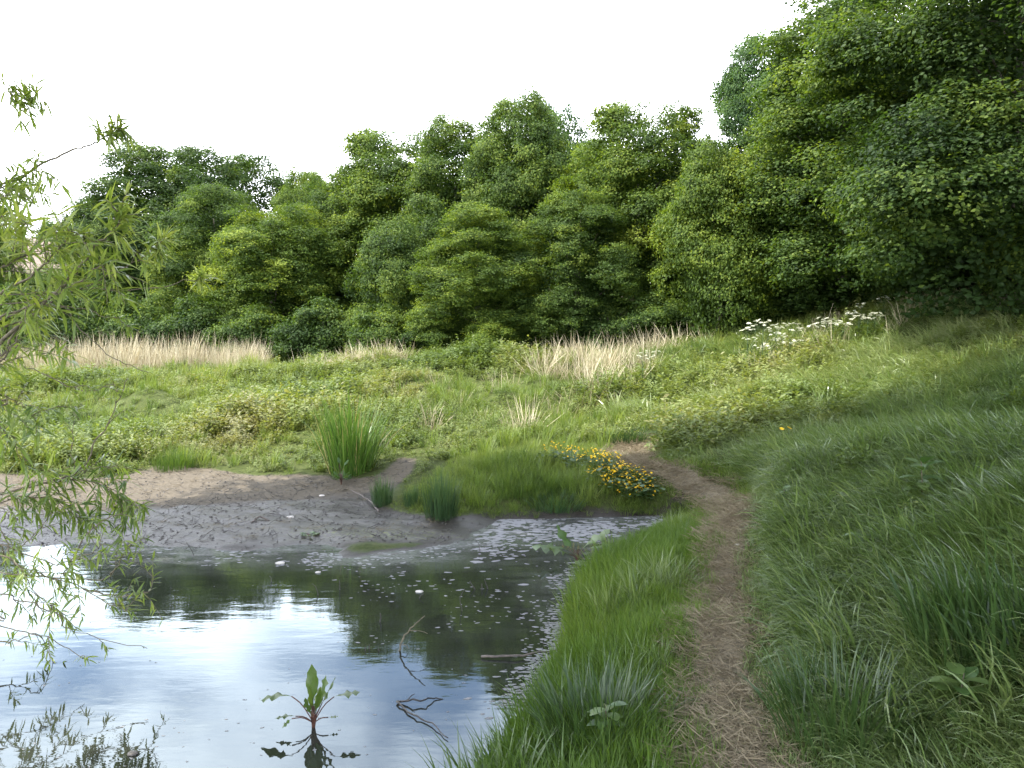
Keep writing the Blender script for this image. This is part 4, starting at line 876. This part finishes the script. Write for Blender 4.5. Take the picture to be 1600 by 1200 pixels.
for i, (px, py, a, b, lb) in enumerate([(742, 921, (734, 908), (738, 915), 'left stub of the dark stubs in the scummy water'), (753, 921, (753, 912), (753, 916), 'middle stub of the dark stubs in the scummy water'),
    (762, 920, (757, 905), (759, 912), 'right stub of the dark stubs in the scummy water'), (594, 972, (594, 958), (595, 965), 'short upright stub in mid pond'),
    (571, 1017, (571, 1011), (571, 1014), 'left one of the tiny stub trio on the reflection edge'), (577, 1015, (577, 1007), (577, 1010), 'middle one of the tiny stub trio on the reflection edge'), (592, 1018, (591, 1012), (591, 1015), 'right one of the tiny stub trio on the reflection edge'),
    (497, 930, (488, 912), (494, 918), 'curved thin twig rising from the grey shallows'), (424, 909, (421, 900), (424, 903), 'small leaning twig in the shallows left of the curved twig'),
    (531, 922, (530, 906), (531, 914), 'thin upright twig in the shallows right of the curved twig'), (722, 955, (726, 920), (719, 935), 'bent reed stem in the dark reflection'), (456, 927, (456, 918), (456, 922), 'tiny upright peg in the shallows'),
    (303, 868, (291, 847), (298, 858), 'dark leaning twig on the wet mud at left'), (522, 868, (519, 858), (520, 862), 'forked dark twig at the edge of the wet mud'), (750, 862, (742, 842), (748, 850), 'curled dark twig in the scum below the rush tufts'), (655, 935, (662, 928), (658, 930), 'short dark stick beside the pale stone in the water')]):
    b0 = w(px, py, 0); Y = b0[1]; stick([b0-[0, 0, .05], b0, at(b[0], b[1], Y), at(a[0], a[1], Y)], .0075 if i < 4 else .005, lb, 'darkwood', .001)
b0 = ground(592, 800); stick([b0, np.array(ground(575, 785))+[0, 0, .03], np.array(ground(548, 772))+[0, 0, .05]], .012, 'pale broken reed stem lying on the mud by the left rush tuft', 'greywood')
b0 = ground(420, 814); stick([b0, np.array(ground(405, 812))+[0, 0, .03], np.array(ground(392, 818))+[0, 0, .01]], .014, 'curled brown piece of bark on the mud', 'greywood')
for i, (px, py, s_, lb) in enumerate([(454, 809, .055, 'pale round stone on the grey mud'), (503, 776, .05, 'small pale stone at the back of the mud near the leafy plant'), (438, 882, .05, 'pale flat stone awash at the edge of the mud'), (655, 927, .035, 'white stone in the dark reflection'),
        (497, 895, .03, 'tiny pale stone in the scummy shallows'), (208, 1183, .035, 'dark floating leaf scrap near the bottom of the open water'), (1152, 852, .02, 'small pale pebble on the path'), (1105, 915, .018, 'tiny pale pebble at the left edge of the path')]):
    x, y, z = ground(px, py); r = np.random.default_rng(800+i); g = Geo(); V = [(0, 0, .6)]
    for rr_, zz_ in ((.7, .45), (1, .1), (.8, -.3)):
        V += [(rr_*math.cos(k*PI/4)*r.uniform(.75, 1.15), rr_*math.sin(k*PI/4)*r.uniform(.75, 1.15), zz_+r.normal(0, .05)) for k in range(8)]
    Fq = [(0, 1+k, 1+(k+1) % 8) for k in range(8)]+[(1+j*8+k, 9+j*8+k, 9+j*8+(k+1) % 8, 1+j*8+(k+1) % 8) for j in (0, 1) for k in range(8)]+[tuple(range(24, 16, -1))]
    g.add(np.array(V)*s_*[1, .8, .55], Fq); o = obj('stone' if i != 5 else 'leaf_scrap', g.mesh('stone', [M['stone'] if i != 5 else M['clod']]), None, (x, y, z+.004)); tag(o, lb, 'stone' if i != 5 else 'leaf', None)

# ------------------------------------------------------------------ willow leaning in from the left
r = np.random.default_rng(900)
wl = empty('willow_tree', (-6.4, 5.4, 0), 0, 'willow leaning in over the water from the left edge with long narrow leaves', 'tree'); wb = np.array([-6.4, 5.4, 0.0])
g = Geo(); TP = smoothline([(0, 0, -.5), (.1, 0, .8), (.3, -.1, 2.0), (.5, 0, 3.4), (.6, .2, 5.2), (.5, .3, 7.2)], 16, .015, r); g.tube(TP, np.linspace(.19, .05, 16), 10); obj('trunk', g.mesh('trunk', [M['bark']]), wl)
LV = []
def spray(P, n, ll, s0_=.55, wide=1.0, t0=.5):
    """leaves along the outer part of twig P (world), alternate, drooping"""
    P = np.asarray(P)
    for k in range(n):
        u = s0_+(1-s0_)*(k+r.uniform())/n; a = u*(len(P)-1); i = min(int(a), len(P)-2); p = P[i]+(P[i+1]-P[i])*(a-i); T = P[i+1]-P[i]; T = T/(np.linalg.norm(T)+1e-9)
        q = r.normal(0, 1, 3); q -= q.dot(T)*T; q /= np.linalg.norm(q)+1e-9
        d = T*r.uniform(.1, .9)+q*wide*r.uniform(.6, 1.1)+np.array([0, 0, -.25]); d /= np.linalg.norm(d)
        LV.append((p, d, ll*r.uniform(.6, 1.2), np.clip(t0+r.normal(0, .18), 0, 1)))
def wbranch(pts, Y, R, leaves=0, ll=.10, s0_=.5, tw=0, twl=.25, Y1=None, attach=None, t0=.5, twn=9):  # t0 puts sun on upper sprays and shade on low ones into leaf tint
    leaves = int(leaves*1.5); tw = int(tw*1.6); twn = int(twn*1.5); ll *= 1.12
    m = len(pts); Ys = np.linspace(Y, Y1 if Y1 else Y, m); P = [at(a, b, c) for (a, b), c in zip(pts, Ys)]
    if attach is not None: P = [wb+TP[attach]]+P
    Q = smoothline(P, 10+4*len(P), .006, r); g = Geo(); n = len(Q); g.tube(Q-wb, np.linspace(R, max(R*.22, .0018), n), 6); br = obj('branch', g.mesh('branch', [M['twigbark']]), wl)
    if leaves: spray(Q, leaves, ll, s0_, 1.0, t0)
    g = Geo()
    for k in range(tw):
        u = s0_*.9+(1-s0_*.9)*(k+r.uniform())/tw; i = min(int(u*(n-1)), n-2); T = Q[i+1]-Q[i]; T /= np.linalg.norm(T)+1e-9; q = r.normal(0, 1, 3); q -= q.dot(T)*T; q /= np.linalg.norm(q)
        d = T*.8+q*.8+np.array([0, 0, .1]); d /= np.linalg.norm(d); l_ = twl*r.uniform(.5, 1.2)
        W_ = smoothline([Q[i], Q[i]+d*l_*.5, Q[i]+d*l_+np.array([0, 0, -l_*.15])], 6, .003, r); g.tube(W_-wb, np.linspace(max(R*.3, .0025), .0014, 6), 4); spray(W_, twn, ll, .3, 1.0, t0)
    if tw: obj('twig', g.mesh('twig', [M['twigbark']]), br)['kind'] = 'stuff'
    return Q
# upper branches against the sky
wbranch([(-260, 420), (-60, 320), (40, 272), (100, 240), (140, 226), (165, 214), (190, 200)], 5.6, .013, 40, .115, .84, 5, .16, attach=9)
wbranch([(-200, 400), (-40, 310), (20, 285), (60, 262)], 5.6, .01, 22, .11, .5, 11, .26, attach=8)
wbranch([(-150, 200), (-50, 130), (10, 140), (45, 165)], 5.8, .009, 34, .115, .74, 7, .22, attach=11, twn=9)
wbranch([(-180, 330), (-60, 300), (-10, 300), (30, 320)], 5.4, .01, 22, .11, .5, 10, .26, attach=9)
wbranch([(-150, 380), (-60, 350), (0, 340), (40, 350)], 5.2, .01, 22, .11, .4, 10, .28, attach=8, t0=.65)
wbranch([(-90, 580), (-30, 550), (10, 510), (70, 500)], 4.6, .01, 22, .11, .4, 10, .26, attach=6, t0=.5)
# middle mass
wbranch([(-120, 620), (0, 535), (50, 490), (105, 440), (150, 385), (182, 352), (188, 325)], 4.3, .014, 30, .105, .80, 5, .14, attach=6, t0=.6)
wbranch([(-100, 600), (40, 495), (150, 440), (210, 410), (258, 372)], 4.4, .007, 34, .105, .86, 3, .12, attach=6, t0=.62)
wbranch([(-80, 520), (80, 455), (200, 455), (295, 440), (318, 432)], 4.5, .006, 20, .10, .88, 1, .1, attach=6, t0=.6)
wbranch([(-100, 500), (0, 460), (60, 420), (95, 385), (110, 360)], 4.3, .010, 20, .11, .6, 9, .26, attach=7, t0=.62)
wbranch([(-100, 470), (-20, 430), (40, 395), (70, 360)], 4.5, .010, 22, .11, .5, 10, .28, attach=7, t0=.6)
wbranch([(-100, 560), (0, 500), (70, 470), (140, 430), (165, 410)], 4.2, .009, 24, .115, .55, 10, .24, attach=6, t0=.5)
wbranch([(-90, 640), (-10, 580), (30, 520), (50, 470)], 4.3, .009, 14, .11, .4, 9, .26, attach=5, t0=.5)
wbranch([(-60, 490), (90, 480), (125, 515), (180, 560), (232, 582)], 4.6, .005, 6, .06, .8, 0, attach=5)
wbranch([(-30, 470), (100, 478), (170, 495), (205, 512)], 4.6, .004, 10, .08, .9, 1, .06, attach=5)
wbranch([(-60, 560), (0, 560), (60, 580), (130, 610), (180, 600)], 4.6, .005, 6, .08, .6, 3, .15, attach=5)
wbranch([(-60, 650), (-10, 620), (30, 630), (60, 660)], 4.4, .007, 14, .11, .3, 6, .22, attach=4, t0=.35)
wbranch([(-60, 700), (-10, 660), (20, 680), (40, 720)], 4.6, .007, 12, .11, .3, 5, .2, attach=4, t0=.35)
# the branch rising at (190,600) and the drooping spray, tinted dark for its shade, at (130,790)
wbranch([(-220, 790), (-60, 780), (60, 757), (125, 735), (150, 690), (175, 650), (200, 590)], 5.6, .012, 4, .07, .85, 2, .18, attach=3)
wbranch([(-160, 770), (0, 770), (60, 755), (130, 750), (175, 765), (200, 790)], 5.6, .009, 34, .125, .55, 13, .24, attach=3, t0=.3)
wbranch([(-160, 790), (-20, 790), (40, 775), (90, 785), (130, 815)], 5.5, .008, 26, .125, .5, 13, .24, attach=3, t0=.3)
wbranch([(60, 757), (112, 745), (112, 700), (118, 640)], 5.6, .004, 3, .07, .7, 2, .12)
wbranch([(125, 737), (170, 728), (210, 735)], 5.6, .003, 4, .07, .5, 1, .12)
wbranch([(-100, 960), (0, 880), (50, 838), (80, 800)], 5.4, .008, 8, .09, .5, 3, .2, attach=2, t0=.4)
# lower sprays over the water
for k, (pts, ll, lv, tw) in enumerate([([(-80, 870), (40, 890), (90, 905), (110, 880)], .085, 10, 6), ([(-100, 900), (0, 895), (100, 905), (160, 940), (205, 955)], .085, 14, 7),
      ([(-100, 830), (0, 850), (80, 880), (130, 870), (165, 850)], .085, 10, 6), ([(-80, 930), (30, 940), (90, 960), (110, 985), (230, 1013)], .06, 3, 2), ([(-60, 960), (0, 975), (80, 1000), (130, 1030)], .06, 4, 2),
      ([(-80, 860), (10, 870), (60, 930), (100, 960)], .08, 10, 6), ([(60, 900), (160, 905), (190, 870), (205, 850)], .08, 8, 4), ([(130, 920), (180, 930), (230, 925), (240, 900)], .075, 8, 3), ([(100, 900), (140, 830), (190, 800), (215, 780)], .07, 3, 2),
      ([(-60, 800), (0, 830), (30, 900), (70, 960)], .08, 10, 6), ([(-60, 1000), (20, 1000), (60, 990), (85, 1040)], .07, 6, 3)]):
    wbranch(pts, 4.7+.05*k, .0055, lv, ll, .4, tw, .17, attach=2 if pts[0][0] < 0 else None, t0=.42, twn=7)
# crown above and outside the frame
g = Geo()
for k in range(34):
    j = r.integers(6, 16); a = r.uniform(0, 6.28); ln = r.uniform(1.2, 2.6); d = np.array([math.cos(a), math.sin(a), r.uniform(.2, .8)])
    if d[0] > .1 and TP[j][2] < 5: d[0] = -d[0]
    b = TP[j]; W_ = smoothline([b, b+d*ln*.5, b+d*ln+np.array([0, 0, -.2*ln])], 8, .02, r); g.tube(W_, np.linspace(.025, .003, 8), 5)
    spray(W_+wb, 60, .12, .25, 1.6)
obj('limb', g.mesh('limb', [M['twigbark']]), wl)['kind'] = 'stuff'
def wleaf(p, d, ln, t, g):
    up = np.array([0, 0, 1.])+r.normal(0, .35, 3); leafshape(g, p, d, ln, ln*.095+.004, up, t, 4, .55, .15, (.25, .9, 1, .6, .03))
lw = [(*l, proj([l[0]])) for l in LV]
vis = [i for i, l in enumerate(lw) if -5 < l[4][0][0] < 420 and 0 < l[4][1][0] < 1200]
vis.sort(key=lambda i: -lw[i][2]/max(lw[i][0][1], 1)); single = set(vis[:298])
g = Geo()
for i, l in enumerate(lw):
    if i in single:
        g1 = Geo(); wleaf(np.zeros(3), l[1], l[2], l[3], g1); obj('leaf', g1.mesh('leaf', [M['willow']]), wl, l[0]-wb)
    else: wleaf(l[0]-wb, l[1], l[2], l[3], g)
obj('foliage', g.mesh('foliage', [M['willow']]), wl)['kind'] = 'stuff'
print('willow leaves', len(lw), 'visible', len(vis))
